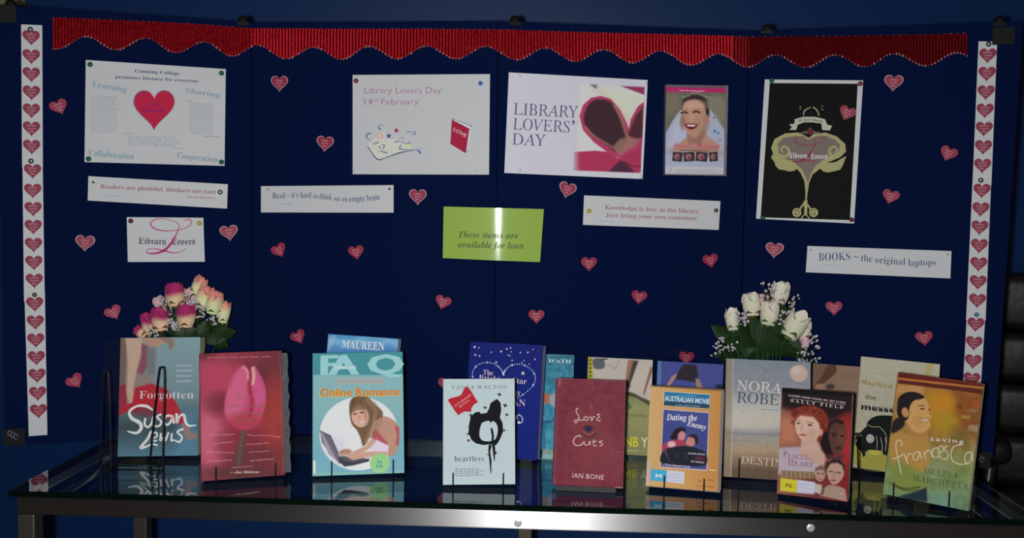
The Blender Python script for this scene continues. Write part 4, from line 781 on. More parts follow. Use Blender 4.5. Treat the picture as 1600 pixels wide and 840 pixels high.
s = book('faq', 'turquoise paperback with a girl at a laptop in a white circle', [(488.4,550.9),(628,550.2),(633,739),(490.2,742.8)], t=0.014, lean=14, spine=(120,190,185)).crop(480, 510, 3.23)
s.img[:] = (130, 180, 184); s.pol([(20, 120), (490, 120), (490, 248), (20, 240)], (66, 148, 156), 3); s.grad((0, 240), (0, 760), [(0, (140, 202, 205)), (1, (118, 195, 222))], 0.0)
s.mixin(np.clip((s.P()[:, 1]-245)/3, 0, 1), (132, 182, 186)); s.mixin(np.clip((s.P()[:, 1]-400)/300, 0, .8), (112, 172, 196)); s.ell(262, 540, 198, 185, (236, 232, 240), 4); s.ell(150, 600, 60, 60, (205, 200, 232), 60, 0, .6); s.ell(380, 600, 50, 40, (225, 210, 232), 20)
s.pol([(66, 525), (118, 548), (160, 640), (195, 690), (165, 690), (120, 640), (75, 580)], (112, 105, 118), 5); s.pol([(66, 530), (78, 532), (140, 648), (165, 690), (110, 640)], (158, 150, 172), 5); s.lin_([(66, 524), (118, 548), (158, 635)], 5, (60, 58, 66), 4); s.pol([(160, 655), (225, 672), (318, 665), (315, 680), (235, 700), (190, 705), (165, 680)], (66, 62, 74), 4); s.pol([(170, 650), (280, 660), (310, 668), (230, 685), (185, 672)], (88, 88, 100), 4)
s.pol([(355, 460), (400, 455), (445, 480), (462, 520), (462, 590), (450, 640), (410, 655), (410, 600), (350, 570), (330, 530)], (196, 142, 122), 5, smooth=True); s.pol([(330, 530), (350, 520), (410, 590), (405, 610), (340, 575), (325, 560)], (188, 85, 92), 5); s.pol([(440, 500), (466, 510), (465, 600), (450, 600), (455, 550)], (192, 80, 82), 4); s.pol([(350, 570), (410, 600), (408, 640), (320, 630), (318, 590)], (226, 208, 232), 8)
s.pol([(210, 640), (300, 600), (330, 560), (350, 580), (310, 620), (240, 650)], (205, 160, 138), 5); s.pol([(205, 655), (290, 630), (410, 632), (405, 652), (300, 660), (230, 672)], (208, 160, 138), 5); s.ell(195, 632, 34, 16, (190, 140, 118), 5, -10); s.ell(235, 652, 34, 16, (208, 160, 140), 5, 10); s.lin_([(168, 632), (200, 625), (215, 640)], 4, (150, 95, 80), 4, .7, True)
s.pol([(212, 400), (222, 365), (260, 348), (300, 352), (340, 390), (380, 430), (375, 460), (340, 480), (320, 540), (300, 590), (282, 600), (270, 560), (250, 520), (225, 490), (214, 440)], (120, 88, 62), 6, smooth=True); s.lin_([(300, 370), (345, 420), (330, 500), (300, 580)], 16, (165, 130, 95), 14, .8, True); s.lin_([(235, 365), (225, 430), (245, 500)], 10, (85, 60, 45), 10, .7, True)
s.ell(268, 452, 44, 56, (220, 170, 148), 5, -14); s.pol([(225, 400), (300, 380), (310, 420), (250, 420), (225, 440)], (128, 92, 62), 12, .8); s.lin_([(236, 442), (250, 438)], 6, (70, 45, 40), 4); s.lin_([(268, 434), (286, 432)], 6, (70, 45, 40), 4); s.ell(262, 458, 8, 8, (200, 140, 118), 6); s.pol([(258, 478), (278, 478), (293, 468), (287, 482), (270, 488)], (236, 225, 222), 3); s.lin_([(256, 478), (276, 479), (296, 466)], 2.5, (165, 80, 85), 3, .8); s.lin_([(258, 482), (272, 491), (288, 484)], 3, (180, 95, 95), 3, .7, True); s.ell(245, 464, 14, 12, (228, 160, 140), 14, 0, .6); s.ell(292, 452, 12, 14, (205, 140, 120), 14, 0, .6)
for q in range(16): s.lin_([(236+q*7, 366+abs(q-8)*2), (250+q*8.5, 420+q*2), (278+q*4.5, 500+q*3), (280+q*2, 560)], 4, [(152, 118, 84), (88, 62, 46), (172, 140, 104), (104, 76, 54)][q % 4], 6, .45 if 4 < q < 16 else .0, True)
s.ell(370, 690, 50, 50, (150, 208, 135), 5); s.lin_([(28, 740), (490, 735)], 4, (160, 205, 120), 4, .8); s.pol([(30, 672), (46, 672), (46, 738), (33, 742)], (222, 218, 210), 3)
fq = (150, 206, 210)
[(s.T('F', 64+d, 240, 140+d, 240, 98, 'heavy', fq), s.T('A', 102+d, 240, 246+d, 240, 98, 'heavy', fq), s.T('Q', 300+d, 238, 470+d, 238, 96, 'heavy', fq)) for d in (0, 5, 10, 15)]
s.T('TEEN LIFE', 134, 212, 245, 213, 15, 'sansb', (225, 238, 240), track=1.1); s.vs([(140, 263), (385, 263), (385, 287), (140, 287)], 3, (215, 150, 140), False, closed=True); s.T('FREQUENTLY ASKED QUESTIONS ABOUT', 148, 281, 378, 281, 11, 'sansb', (210, 130, 120))
[s.T('Online Romance', 60+d, 353, 464+d, 351, 45, 'heavy', (222, 200, 95)) for d in (-2, 0, 3)]; [s.T('Online Romance', 62+d, 350, 463+d, 348, 41, 'sansb', (216, 122, 48)) for d in (0, 2)]; s.T('Be', 358, 690, 382, 690, 18, 'sansb', (60, 150, 150)); s.T('Safe', 350, 712, 386, 712, 18, 'sansb', (60, 150, 150)); s.bake(); faq = s
s = book('heartless', 'white paperback with a black torn heart silhouette and red sticker', [(693,591.3),(802,591.8),(807,757),(693,756)], t=0.022, lean=12, spine=(185,195,195)).crop(680, 580, 4)
s.img[:] = (186, 204, 206); s.mixin(np.clip((s.P()[:, 1]-50)/900, 0, .3), (196, 208, 216))
blk = (22, 22, 30)
s.vp([(210, 330), (220, 275), (250, 250), (275, 248), (285, 260), (320, 255), (335, 225), (342, 195), (362, 182), (380, 170), (392, 178), (405, 195), (410, 240), (402, 285), (420, 320), (425, 370), (410, 410), (395, 440), (380, 458), (340, 452), (300, 455), (255, 445), (225, 420), (208, 375)], blk); s.vp([(276, 375), (285, 330), (300, 312), (335, 305), (345, 318), (360, 306), (385, 330), (390, 375), (375, 420), (340, 432), (300, 428), (280, 408)], (190, 206, 210), True)
s.vp([(345, 350), (358, 350), (362, 370), (368, 400), (366, 430), (352, 430), (354, 400), (348, 375)], blk)
s.vs([(345, 455), (340, 500), (348, 560), (350, 640)], [22, 12, 14, 2], blk); s.vs([(365, 455), (370, 500), (372, 560)], [18, 16, 3], blk); s.vs([(340, 520), (320, 512)], [6, 3], blk, False); s.vs([(358, 600), (360, 645)], [3, 1], blk, False)
for cx, cy, k in [(395, 143, 1.1), (432, 210, 1.2), (443, 268, 1.0), (308, 222, 1.0), (220, 268, 1.0), (212, 340, .8), (205, 385, .9), (207, 425, .9), (430, 365, .8), (380, 505, .8)]:
    s.vp([(cx-16*k, cy-8*k), (cx-2*k, cy-3*k), (cx+4*k, cy-14*k), (cx+6*k, cy-2*k), (cx+18*k, cy+2*k), (cx+4*k, cy+6*k), (cx-4*k, cy+14*k), (cx-3*k, cy+4*k)], blk)
s.T('TASHA WALTON', 100, 108, 442, 108, 22, 'caps', (88, 92, 100), track=1.2); s.T('heartless', 122, 556, 305, 556, 36, 'serif', (60, 70, 82), track=1.1); s.lines(125, 595, 312, 650, 4, (120, 132, 140), wd=5, rag=.2)
s.vp([(76, 172), (100, 160), (140, 152), (160, 142), (172, 118), (185, 92), (205, 100), (225, 125), (245, 160), (265, 188), (238, 205), (225, 225), (222, 248), (180, 245), (142, 268), (118, 235)], (196, 34, 48)); s.T('AUTOGRAPHED', 122, 218, 225, 145, 11, 'sansb', (225, 160, 160)); s.T('EDITION', 152, 222, 212, 180, 11, 'sansb', (225, 160, 160)); s.bake(); hl = s
s = book('lovecuts', 'worn maroon paperback with pale handwritten title and a small raised heart', [(870.5,591.3),(979.3,593),(972,762),(862.5,756.8)], t=0.020, lean=12, spine=(120,44,58)).crop(850, 580, 4)
s.img[:] = (126, 46, 62); s.speck(7, 6); s.speck(4, 2); s.ell(300, 430, 110, 200, (140, 58, 62), 120, 0, .7); s.ell(440, 550, 80, 120, (138, 60, 76), 90, 0, .6); s.lin_([(92, 50), (60, 700)], 4, (160, 95, 100), 4, .6); s.lin_([(105, 45), (100, 90)], 8, (190, 130, 130), 6, .7); s.lin_([(305, 60), (307, 115)], 3, (180, 120, 125), 3, .7); s.lin_([(298, 205), (298, 235)], 3, (180, 120, 125), 3, .7); s.lin_([(415, 485), (450, 500), (495, 500)], 3, (170, 105, 110), 4, .7, True); s.lin_([(95, 460), (130, 472)], 3, (165, 100, 105), 4, .6); s.lin_([(440, 725), (485, 725)], 8, (196, 160, 140), 5, .8); s.lin_([(75, 48), (517, 55)], 3, (150, 90, 95), 3, .6); s.lin_([(515, 60), (490, 720)], 3, (175, 130, 130), 3, .7)
s.ell(283, 375, 70, 62, (100, 66, 58), 30, 0, .7); s.lin_([(275, 345), (262, 328), (240, 335), (228, 355), (240, 380), (275, 405), (300, 395), (330, 365), (325, 335), (300, 328), (280, 345)], 16, (150, 50, 52), 10, .95, True); s.ell(275, 358, 28, 20, (52, 34, 74), 12); s.lin_([(235, 385), (280, 412), (320, 385)], 9, (95, 28, 44), 8, .7, True); s.lin_([(245, 372), (278, 396), (308, 378)], 5, (205, 110, 90), 6, .7, True)
lc = (222, 186, 180)
for p, wd in [([(218,232),(202,238),(205,262),(218,285),(212,308),(198,324),(190,308),(212,304),(248,306)], 5), ([(262,282),(248,295),(262,308),(278,296),(264,282)], 5), ([(285,288),(292,284),(298,308),(308,284),(320,284)], 5), ([(352,266),(334,270),(346,284),(328,298),(345,310),(353,302)], 5),
              ([(228,412),(222,402),(196,412),(181,442),(198,464),(228,460),(246,444)], 6), ([(248,436),(254,460),(276,456),(284,434),(286,462)], 5), ([(312,424),(308,460),(326,466)], 5), ([(296,440),(328,436)], 4), ([(366,434),(342,440),(364,454),(346,468)], 5)]: s.vs(p, wd, lc)
s.T('IAN BONE', 172, 664, 368, 675, 30, 'sans', (226, 190, 186), track=1.05); s.bake(); lcut = s
s = dvd('orange', 'orange dvd case with a blue framed picture of a couple', [(1017,601.3),(1131.9,608),(1124.9,768.7),(1008.6,759.7)], t=0.015, lean=13, colr=(0.12, 0.11, 0.12)).crop(1000, 590, 4.42)
s.loc = s.loc; s.canvas((226, 142, 48), 112, 160); s.grad((40, 0), (580, 0), [(0, (214, 168, 112)), (.4, (212, 155, 88)), (1, (198, 132, 62))]); s.pol([(75, 48), (583, 80), (582, 92), (74, 60)], (110, 84, 60), 3); s.pol([(565, 78), (590, 80), (560, 800), (535, 790)], (122, 112, 118), 4); s.pol([(30, 745), (560, 785), (560, 800), (30, 765)], (140, 120, 120), 4); s.pol([(45, 570), (66, 572), (60, 745), (38, 740)], (205, 175, 165), 4)
s.pol([(165, 90), (488, 112), (482, 216), (160, 194)], (228, 212, 180), 3); s.pol([(169, 95), (484, 116), (479, 212), (165, 190)], (34, 118, 165), 3); s.pol([(168, 160), (482, 180), (479, 212), (165, 190)], (40, 70, 95), 8)
s.pol([(160, 215), (482, 238), (462, 640), (138, 618)], (225, 190, 205), 3); s.pol([(165, 221), (476, 243), (457, 633), (144, 612)], (62, 72, 142), 3); s.pol([(170, 230), (470, 250), (465, 330), (165, 310)], (74, 84, 150), 30, .6)
s.pol([(210, 412), (240, 360), (280, 342), (312, 352), (310, 375), (270, 390), (250, 430), (215, 425)], (36, 24, 34), 6, smooth=True); s.ell(288, 402, 26, 34, (212, 128, 128), 5, 15); s.pol([(150, 470), (195, 440), (250, 425), (310, 440), (315, 475), (230, 480), (190, 490), (160, 510)], (176, 60, 82), 6, smooth=True); s.ell(218, 460, 28, 22, (222, 175, 178), 8); s.ell(352, 440, 32, 40, (205, 125, 120), 5, 30); s.pol([(335, 400), (375, 388), (400, 410), (400, 450), (382, 455), (375, 420), (345, 408)], (44, 28, 36), 6, smooth=True)
s.pol([(185, 490), (250, 475), (330, 470), (400, 490), (455, 520), (450, 600), (300, 605), (150, 590), (150, 520)], (30, 32, 46), 8, smooth=True); s.lin_([(150, 510), (175, 500), (185, 540)], 8, (195, 110, 110), 8, .6); s.ell(410, 555, 30, 12, (140, 40, 62), 12, 0, .8); s.lin_([(190, 530), (200, 570)], 4, (90, 95, 115), 5, .7); s.lin_([(260, 520), (250, 550)], 4, (90, 95, 115), 5, .7); s.lin_([(310, 520), (325, 560)], 4, (90, 95, 115), 5, .7)
s.pol([(74, 630), (186, 638), (182, 718), (70, 708)], (62, 172, 222), 4); s.pol([(186, 638), (308, 648), (302, 732), (182, 718)], (206, 206, 222), 6); s.lin_([(480, 632), (520, 640)], 6, (245, 235, 205), 6, .9)
s.T('AUSTRALIAN MOVIE', 172, 158, 480, 182, 36, 'sansb', (222, 228, 232)); s.T('COLLECTION', 246, 194, 412, 204, 14, 'sansb', (130, 170, 190), track=1.2); s.lines(265, 108, 400, 124, 1, (90, 160, 200), dy=8, wd=8)
s.T('Dating the', 184, 292, 395, 296, 44, 'bital', (236, 228, 235)); s.T('Enemy', 322, 330, 452, 360, 40, 'bital', (236, 228, 235)); s.T('A Classic Romantic Comedy', 155, 604, 345, 620, 14, 'bital', (225, 215, 225))
s.T('CLAUDIA KARVAN', 330, 526, 448, 534, 12, 'sansb', (205, 195, 210)); s.T('GUY PEARCE', 350, 582, 442, 590, 12, 'sansb', (205, 195, 210)); s.T('M', 106, 690, 148, 693, 28, 'sansb', (215, 235, 240)); s.lines(196, 655, 295, 712, 3, (165, 170, 200), dy=6, wd=5); s.T('DVD', 468, 712, 505, 716, 16, 'sansb', (150, 88, 40)); s.lines(390, 735, 515, 748, 1, (150, 90, 40), dy=8, wd=6, rag=0); s.ve(415, 712, 9, 9, (190, 110, 40)); s.bake(); dat = s
s = dvd('heartfilm', 'dvd case with a red haired woman, two men and a yellow rating label', [(1223,608.8),(1332.5,611),(1324,786),(1212.5,769.5)], t=0.016, lean=12).crop(1200, 590, 4)
s.canvas((92, 34, 40), 112, 168); s.grad((60, 0), (520, 0), [(0, (150, 88, 72)), (.45, (118, 52, 50)), (1, (140, 26, 30))]); s.pol([(60, 240), (180, 240), (200, 420), (60, 430)], (206, 128, 92), 80, .8); s.pol([(88, 70), (534, 76), (530, 200), (400, 260), (84, 190)], (34, 20, 24), 40); s.pol([(88, 70), (534, 76), (532, 108), (86, 104)], (16, 14, 16), 5); s.ell(490, 400, 60, 140, (182, 40, 42), 60)
s.pol([(60, 440), (200, 430), (340, 440), (340, 500), (290, 600), (60, 600)], (188, 168, 178), 20); s.pol([(205, 400), (310, 400), (360, 500), (340, 560), (200, 480)], (200, 158, 140), 20)
s.pol([(152, 250), (150, 215), (180, 190), (230, 178), (290, 178), (345, 200), (370, 250), (365, 310), (340, 360), (310, 400), (300, 350), (290, 280), (200, 250)], (128, 42, 28), 12, smooth=True); s.speck(0)
rr_ = random.Random(3)
for q in range(90):
    a = rr_.uniform(-3.3, 0.9); d = rr_.uniform(.72, 1.08); s.ell(258+104*d*math.cos(a), 285+102*d*math.sin(a), rr_.uniform(5, 12), rr_.uniform(4, 8), [(150, 60, 38), (84, 26, 22), (176, 84, 52), (112, 36, 26)][q % 4], 7, rr_.uniform(0, 180), .6)
s.pol([(168, 280), (175, 240), (210, 225), (270, 225), (310, 270), (320, 330), (300, 380), (260, 412), (225, 408), (190, 370), (172, 330)], (220, 176, 156), 6, smooth=True); s.ell(325, 340, 14, 22, (212, 155, 132), 5); s.pol([(205, 395), (300, 380), (310, 450), (200, 460)], (208, 165, 146), 14); s.pol([(160, 235), (230, 205), (320, 240), (330, 300), (280, 245), (200, 238), (170, 270)], (138, 50, 34), 12, .9)
s.ell(188, 287, 10, 5, (60, 48, 52), 4); s.ell(258, 296, 13, 6, (60, 48, 52), 4); s.lin_([(174, 272), (200, 270)], 4, (120, 72, 56), 4); s.lin_([(238, 278), (280, 284)], 4, (120, 72, 56), 4); s.lin_([(214, 285), (206, 318), (198, 328), (214, 334)], 5, (178, 122, 102), 6, .8, True); s.ell(195, 345, 12, 10, (232, 192, 172), 14, 0, .6); s.ell(275, 345, 26, 30, (198, 148, 126), 30, 0, .6); s.ell(215, 357, 24, 7, (176, 74, 78), 4, 4); s.ell(250, 370, 50, 40, (200, 150, 130), 40, 0, .3)
s.pol([(322, 400), (345, 340), (380, 320), (400, 480), (360, 480), (330, 450)], (28, 16, 16), 16); s.pol([(370, 290), (390, 262), (430, 252), (470, 270), (490, 320), (488, 380), (470, 440), (440, 480), (410, 470), (385, 420), (372, 350)], (96, 54, 46), 7, smooth=True); s.pol([(372, 285), (395, 258), (430, 248), (475, 268), (470, 290), (420, 275), (390, 300), (372, 360)], (44, 26, 26), 8); s.ell(465, 370, 18, 50, (130, 62, 52), 20, 0, .7); s.ell(408, 356, 12, 6, (24, 14, 16), 4); s.ell(462, 360, 11, 6, (24, 14, 16), 4); s.lin_([(440, 360), (436, 400), (430, 412)], 7, (128, 78, 68), 8, .7, True); s.ell(436, 436, 24, 9, (66, 32, 34), 6); s.lin_([(390, 340), (425, 345)], 5, (30, 18, 18), 5); s.lin_([(360, 490), (420, 505), (470, 485)], 14, (60, 45, 45), 10)
s.pol([(360, 560), (370, 520), (410, 505), (455, 515), (475, 555), (470, 610), (440, 655), (400, 670), (375, 640), (362, 600)], (190, 145, 124), 6, smooth=True); s.pol([(356, 590), (360, 530), (400, 505), (450, 508), (480, 550), (474, 600), (462, 550), (430, 530), (385, 535), (368, 560)], (48, 32, 32), 7); s.lin_([(378, 584), (400, 588)], 6, (50, 34, 34), 4); s.lin_([(425, 590), (450, 596)], 6, (50, 34, 34), 4); s.lin_([(412, 590), (405, 622)], 6, (160, 112, 94), 5); s.ell(402, 642, 18, 5, (130, 70, 66), 4)
s.ell(318, 600, 34, 48, (186, 138, 120), 6); s.pol([(285, 590), (290, 560), (330, 548), (352, 570), (350, 600), (340, 575), (300, 575)], (118, 92, 84), 6); s.lin_([(300, 596), (315, 598)], 5, (60, 42, 42), 4); s.lin_([(328, 598), (342, 600)], 5, (60, 42, 42), 4); s.lin_([(308, 632), (330, 634)], 4, (130, 75, 70), 4)
s.pol([(330, 690), (380, 670), (440, 680), (480, 700), (492, 780), (320, 740)], (172, 138, 122), 8); s.lin_([(345, 680), (330, 730)], 8, (60, 44, 44), 6); s.pol([(280, 660), (330, 670), (320, 730), (270, 710)], (196, 178, 170), 8); s.pol([(80, 575), (280, 588), (280, 630), (78, 622)], (150, 118, 84), 6)
for k in range(14): s.lin_([(82+k*14, 580+k*0.8), (84+k*14, 622+k*.6)], 4, (98, 74, 54) if k % 2 else (188, 160, 120), 5, .7)
s.pol([(74, 622), (178, 636), (172, 716), (70, 702)], (214, 200, 40), 5); s.pol([(176, 634), (286, 652), (280, 728), (172, 716)], (205, 202, 218), 7); s.pol([(60, 700), (500, 770), (500, 800), (50, 730)], (40, 30, 34), 6, .0)
s.T('SALLY FIELD', 142, 158, 470, 188, 18, 'serifb', (215, 195, 190), track=1.6); s.T('ACADEMY AWARD WINNER 1984 - BEST ACTRESS', 128, 124, 485, 156, 12, 'sansb', (200, 180, 178)); s.vs([(150, 138), (485, 164)], 2, (190, 170, 170), False)
s.T('P', 92, 492, 116, 494, 36, 'caps', (150, 45, 98)); s.T('LACES', 120, 500, 240, 512, 27, 'caps', (150, 45, 98)); s.T('IN THE', 244, 514, 278, 518, 12, 'caps', (150, 60, 105)); s.T('H', 120, 545, 152, 548, 38, 'caps', (150, 45, 98)); s.T('EART', 156, 549, 275, 560, 31, 'caps', (150, 45, 98))
s.T('PG', 104, 680, 142, 684, 24, 'sansb', (60, 60, 30)); s.lines(184, 648, 278, 712, 3, (165, 170, 205), dy=14, wd=5); s.T('DVD', 445, 730, 465, 734, 10, 'sansb', (190, 180, 180)); s.bake(); plc = s
s = book('amber', 'amber and green paperback with smiling dark haired girl in profile, right front corner', [(1407,585.4),(1541.2,600),(1508.5,796),(1375.6,775)], t=0.020, lean=12, spine=(150,120,60), ill=.60).crop(1370, 575, 3.574)
s.grad((0, 60), (0, 760), [(0, (178, 112, 40)), (.35, (160, 112, 40)), (.5, (165, 125, 62)), (.62, (140, 138, 70)), (.8, (128, 150, 88)), (1, (110, 140, 105))]); s.speck(12, 9); s.speck(7, 4)
s.pol([(300, 140), (420, 150), (520, 200), (500, 350), (330, 380), (280, 260)], (196, 140, 26), 60, .8); s.pol([(440, 130), (612, 150), (590, 320), (560, 400), (450, 330)], (140, 66, 26), 60, .75); s.ell(380, 200, 60, 50, (214, 130, 22), 50, 0, .7); s.ell(400, 300, 60, 40, (178, 140, 20), 40, 0, .7); s.ell(470, 220, 16, 14, (120, 60, 20), 14, 0, .7); s.pol([(520, 320), (580, 320), (570, 360), (510, 350)], (168, 150, 110), 10, .8); s.pol([(545, 180), (592, 190), (590, 235), (545, 225)], (178, 82, 32), 8, .8); s.ell(545, 240, 30, 8, (150, 120, 70), 8); s.pol([(480, 265), (530, 268), (530, 290), (480, 285)], (178, 150, 60), 8, .7); s.pol([(420, 330), (520, 350), (510, 440), (400, 430)], (112, 92, 40), 50, .6); s.pol([(110, 130), (280, 140), (300, 260), (200, 360), (90, 330)], (192, 140, 78), 30, .6)
s.pol([(132, 37), (612, 90), (610, 108), (130, 72)], (106, 34, 28), 3); s.lin_([(133, 72), (610, 112)], 8, (206, 112, 44), 4); s.pol([(130, 80), (612, 120), (606, 150), (470, 132), (128, 102)], (96, 36, 30), 3); s.pol([(128, 104), (280, 115), (270, 150), (118, 150)], (206, 150, 92), 14, .7)
s.pol([(70, 400), (130, 375), (200, 385), (270, 370), (290, 440), (280, 560), (200, 590), (90, 560), (70, 480)], (190, 138, 62), 14, smooth=True); s.pol([(175, 350), (290, 360), (270, 400), (180, 400)], (186, 128, 62), 12); s.pol([(180, 200), (240, 165), (285, 190), (300, 240), (296, 260), (312, 285), (300, 300), (305, 330), (285, 355), (240, 375), (190, 350), (165, 290)], (214, 158, 88), 5, smooth=True)
s.pol([(118, 230), (130, 180), (175, 150), (230, 148), (275, 172), (255, 185), (215, 195), (190, 230), (180, 290), (150, 310), (120, 280)], (34, 24, 28), 5, smooth=True); s.pol([(95, 310), (140, 290), (158, 330), (110, 370), (78, 375)], (40, 28, 30), 8, smooth=True); s.ell(163, 262, 20, 28, (204, 142, 78), 5, -10); s.lin_([(250, 240), (272, 238)], 7, (60, 34, 30), 4); s.lin_([(240, 222), (275, 220)], 4, (70, 42, 34), 4); s.ell(300, 243, 5, 6, (80, 50, 30), 4)
s.pol([(245, 292), (290, 292), (282, 306), (255, 306)], (232, 225, 205), 3); s.lin_([(243, 290), (268, 296), (294, 288)], 4, (130, 60, 50), 4, .9, True); s.lin_([(250, 310), (285, 306)], 4, (165, 80, 60), 4, .7); s.ell(235, 310, 30, 30, (196, 135, 70), 26, 0, .5)
s.pol([(75, 560), (120, 520), (220, 580), (270, 640), (260, 700), (90, 700), (80, 640)], (132, 144, 62), 30); s.lin_([(80, 660), (140, 682), (230, 670)], 6, (40, 52, 34), 5, .9, True); s.lin_([(60, 652), (140, 690), (240, 685)], 5, (50, 60, 40), 5, .8, True); s.pol([(110, 725), (225, 690), (268, 668), (268, 750), (160, 740)], (30, 52, 62), 8); s.pol([(290, 700), (420, 700), (420, 780), (290, 770)], (110, 160, 140), 40, .6); s.ell(350, 560, 60, 40, (150, 160, 120), 40, 0, .5)
s.T('saving', 300, 412, 486, 424, 24, 'sansb', (220, 208, 190), track=1.3); s.T('MELINA', 255, 596, 445, 616, 32, 'caps', (78, 92, 62), track=1.05); s.T('MARCHETTA', 190, 638, 498, 676, 34, 'caps', (78, 92, 62), track=1.05); fr = (222, 205, 178)
for p in [[(127,602),(118,545),(106,480),(104,435),(118,416),(136,425),(138,448)],[(80,522),(112,512),(150,490)],[(148,490),(158,520),(168,546)],[(160,520),(172,495),(192,488)],[(232,478),(208,482),(198,512),(215,524),(232,500),(236,476),(246,516)],[(258,476),(270,516)],[(264,490),(284,466),(300,478),(306,508)],[(345,452),(318,456),(306,480),(318,506),(350,498)],[(345,480),(370,462),(364,440),(346,452),(344,486),(362,514)],[(396,438),(376,452),(396,482),(390,508),(366,512)],[(470,432),(432,440),(412,480),(424,524),(470,538),(505,524)],[(528,470),(500,476),(488,506),(502,536),(522,512),(530,466),(534,520)]]: s.vs(p, 5.5, fr)
s.bake(); fran = s

# ------------------------------------------------------------------ display stands
def stand_frame(s):
    c, sn = math.cos(s.yw), math.sin(s.yw)
    R = Matrix(((c, -sn, 0), (sn, c, 0), (0, 0, 1))); return R
def wire_side(mb, x, back=0.11, h=0.12, tip=0.034, r=0.0014, yb=0.03, dx=0.012, y0=-0.0065):
    mb.tube(crom([(x, y0-0.001, tip), (x, y0-0.002, tip*0.5), (x, y0-0.001, 0.004), (x, y0+0.004, 0.0014), (x, yb, 0.0014), (x, yb+0.012, 0.010), (x+dx*0.5, yb+0.03, h*0.6), (x+dx, yb+0.036, h*0.96), (x+dx+0.004, yb+0.040, h), (x+dx+0.008, yb+0.043, h*0.95), (x+dx+0.009, yb+0.06, h*0.4), (x+dx+0.009, back, 0.0014)], 4), r, 6)
def wire_stand(s, label, xs, tip=0.034, h=0.11, yb=None):
    P = s.O.copy(); o = empty('wire_stand', label, 'display stand', (P[0], P[1], TZ+0.0004), stand_frame(s), 'black wire book stands')
    for k, px in enumerate(xs):
        q = onz(px[0], px[1], TZ+0.004) if True else None
        lx = (q[0]-P[0])*math.cos(s.yw)+(q[1]-P[1])*math.sin(s.yw)
        mb = MB(); wire_side(mb, lx, tip=tip, h=h, yb=(yb or s.t+0.008)); obj('wire_loop', mb.me('w', True), WIRE, o)
        if k == 0: l0 = lx
    yb = (yb or s.t+0.008); mb = MB(); mb.tube([(l0, yb-0.004, 0.0030), (lx, yb-0.004, 0.0030)], 0.0012, 6); obj('cross_wire', mb.me('w', True), WIRE, o)
wire_stand(tulip, 'black wire stand holding the pink tulip book, two hooks in front', [(337, 748), (429, 744)])
wire_stand(faq, 'black wire stand holding the turquoise laptop book, two hooks in front', [(518.5, 743), (614, 741)])
wire_stand(hl, 'black wire stand holding the white torn heart book, two hooks in front', [(708, 760), (786, 759)], tip=0.030)
wire_stand(dat, 'black wire stand holding the orange dvd case, one hook in front', [(1038, 765), (1100, 768)], tip=0.030)
wire_stand(nora, 'black wire stand in front of the thick grey and tan novel', [(1156.5, 768), (1240, 774)], tip=0.048)
wire_stand(plc, 'black wire stand behind the dvd case with the red haired woman', [(1232, 776), (1305, 788)], tip=0.006)
wire_stand(fran, 'black wire stand holding the amber book at the right front corner', [(1396, 783), (1483, 796)], tip=0.036)
# the empty stand in front of the grey teal paperback: two tall loops, a cross wire and curled feet
Q0 = onz(212, 735, TZ); o = empty('wire_stand', 'empty black wire easel with two tall pointed loops, at the left end of the table', 'display stand', (Q0[0], Q0[1], TZ+0.0004), Matrix.Rotation(0.12, 3, 'Z'), 'black wire book stands')
def Lz(x, y, Y):
    q = ony(x, y, Y); v = Matrix.Rotation(-0.12, 3, 'Z') @ Vector((q[0]-Q0[0], q[1]-Q0[1], 0)); return (v.x, v.y, max(q[2]-TZ, 0.0014))
Yf = float(Q0[1]); 
for (ax, ay, x0, x1, fx) in ((165, 582, 156, 173, 186), (252, 576, 233.5, 254, 272)):
    mb = MB(); a = Lz(x0, 722, Yf+0.035); a = (a[0], a[1], 0.0014); b_ = Lz(ax-5, ay+14, Yf+0.025); c_ = Lz(ax, ay-1, Yf+0.025); d = Lz(ax+5, ay+14, Yf+0.023); e = Lz(x1, 724, Yf+0.012); e = (e[0], e[1], 0.0014); f0 = (e[0], e[1]-0.045, 0.0014); f1 = (e[0]+0.004, e[1]-0.052, 0.004); f2 = (e[0]+0.006, e[1]-0.053, 0.030)
    mb.tube(crom([a, b_, c_, d, (e[0], e[1], 0.008), (e[0], e[1]-0.005, 0.0014), f0, f1, f2], 6), 0.0015, 7); obj('wire_loop', mb.me('w', True), WIRE, o)
a = Lz(158, 722, Yf+0.02); b_ = Lz(254, 718, Yf+0.02); mb = MB(); mb.tube([(a[0], a[1], 0.0035), (b_[0], b_[1], 0.0035)], 0.0016, 6); obj('cross_wire', mb.me('w', True), WIRE, o)
# clear acrylic stands
def acrylic(label, x0, x1, ytop, Y, yaw=0.0, lip=True, depth=0.07, y0=None):
    A = ony(x0, ytop, Y); B = ony(x1, ytop, Y); w_ = np.linalg.norm(B-A); h = A[2]-TZ; c = (A+B)/2; yw = math.radians(yaw)
    o = empty('acrylic_stand', label, 'display stand', (c[0], Y, TZ+0.0006), Matrix.Rotation(yw, 3, 'Z'), 'clear acrylic book stands')
    b = MB().box((-w_/2, 0.0, 0.0), (w_/2, 0.003, h), 0.0008); obj('back_plate', b.me(), ACRYL, o)
    b = MB().box((-w_/2, -depth, 0.0), (w_/2, -0.0005, 0.0022), 0.0006); obj('base_plate', b.me(), ACRYL, o)
    b = MB().box((-w_/2, -depth-0.003, 0.0), (w_/2, -depth-0.0005, 0.014), 0.0006); obj('front_lip', b.me(), ACRYL, o)
acrylic('clear acrylic stand behind the dark blue and teal books', 768, 896, 540.5, 1.996, depth=0.006)
acrylic('clear acrylic stand behind the purple blue book', 1000, 1090, 543.5, 1.996, depth=0.006)
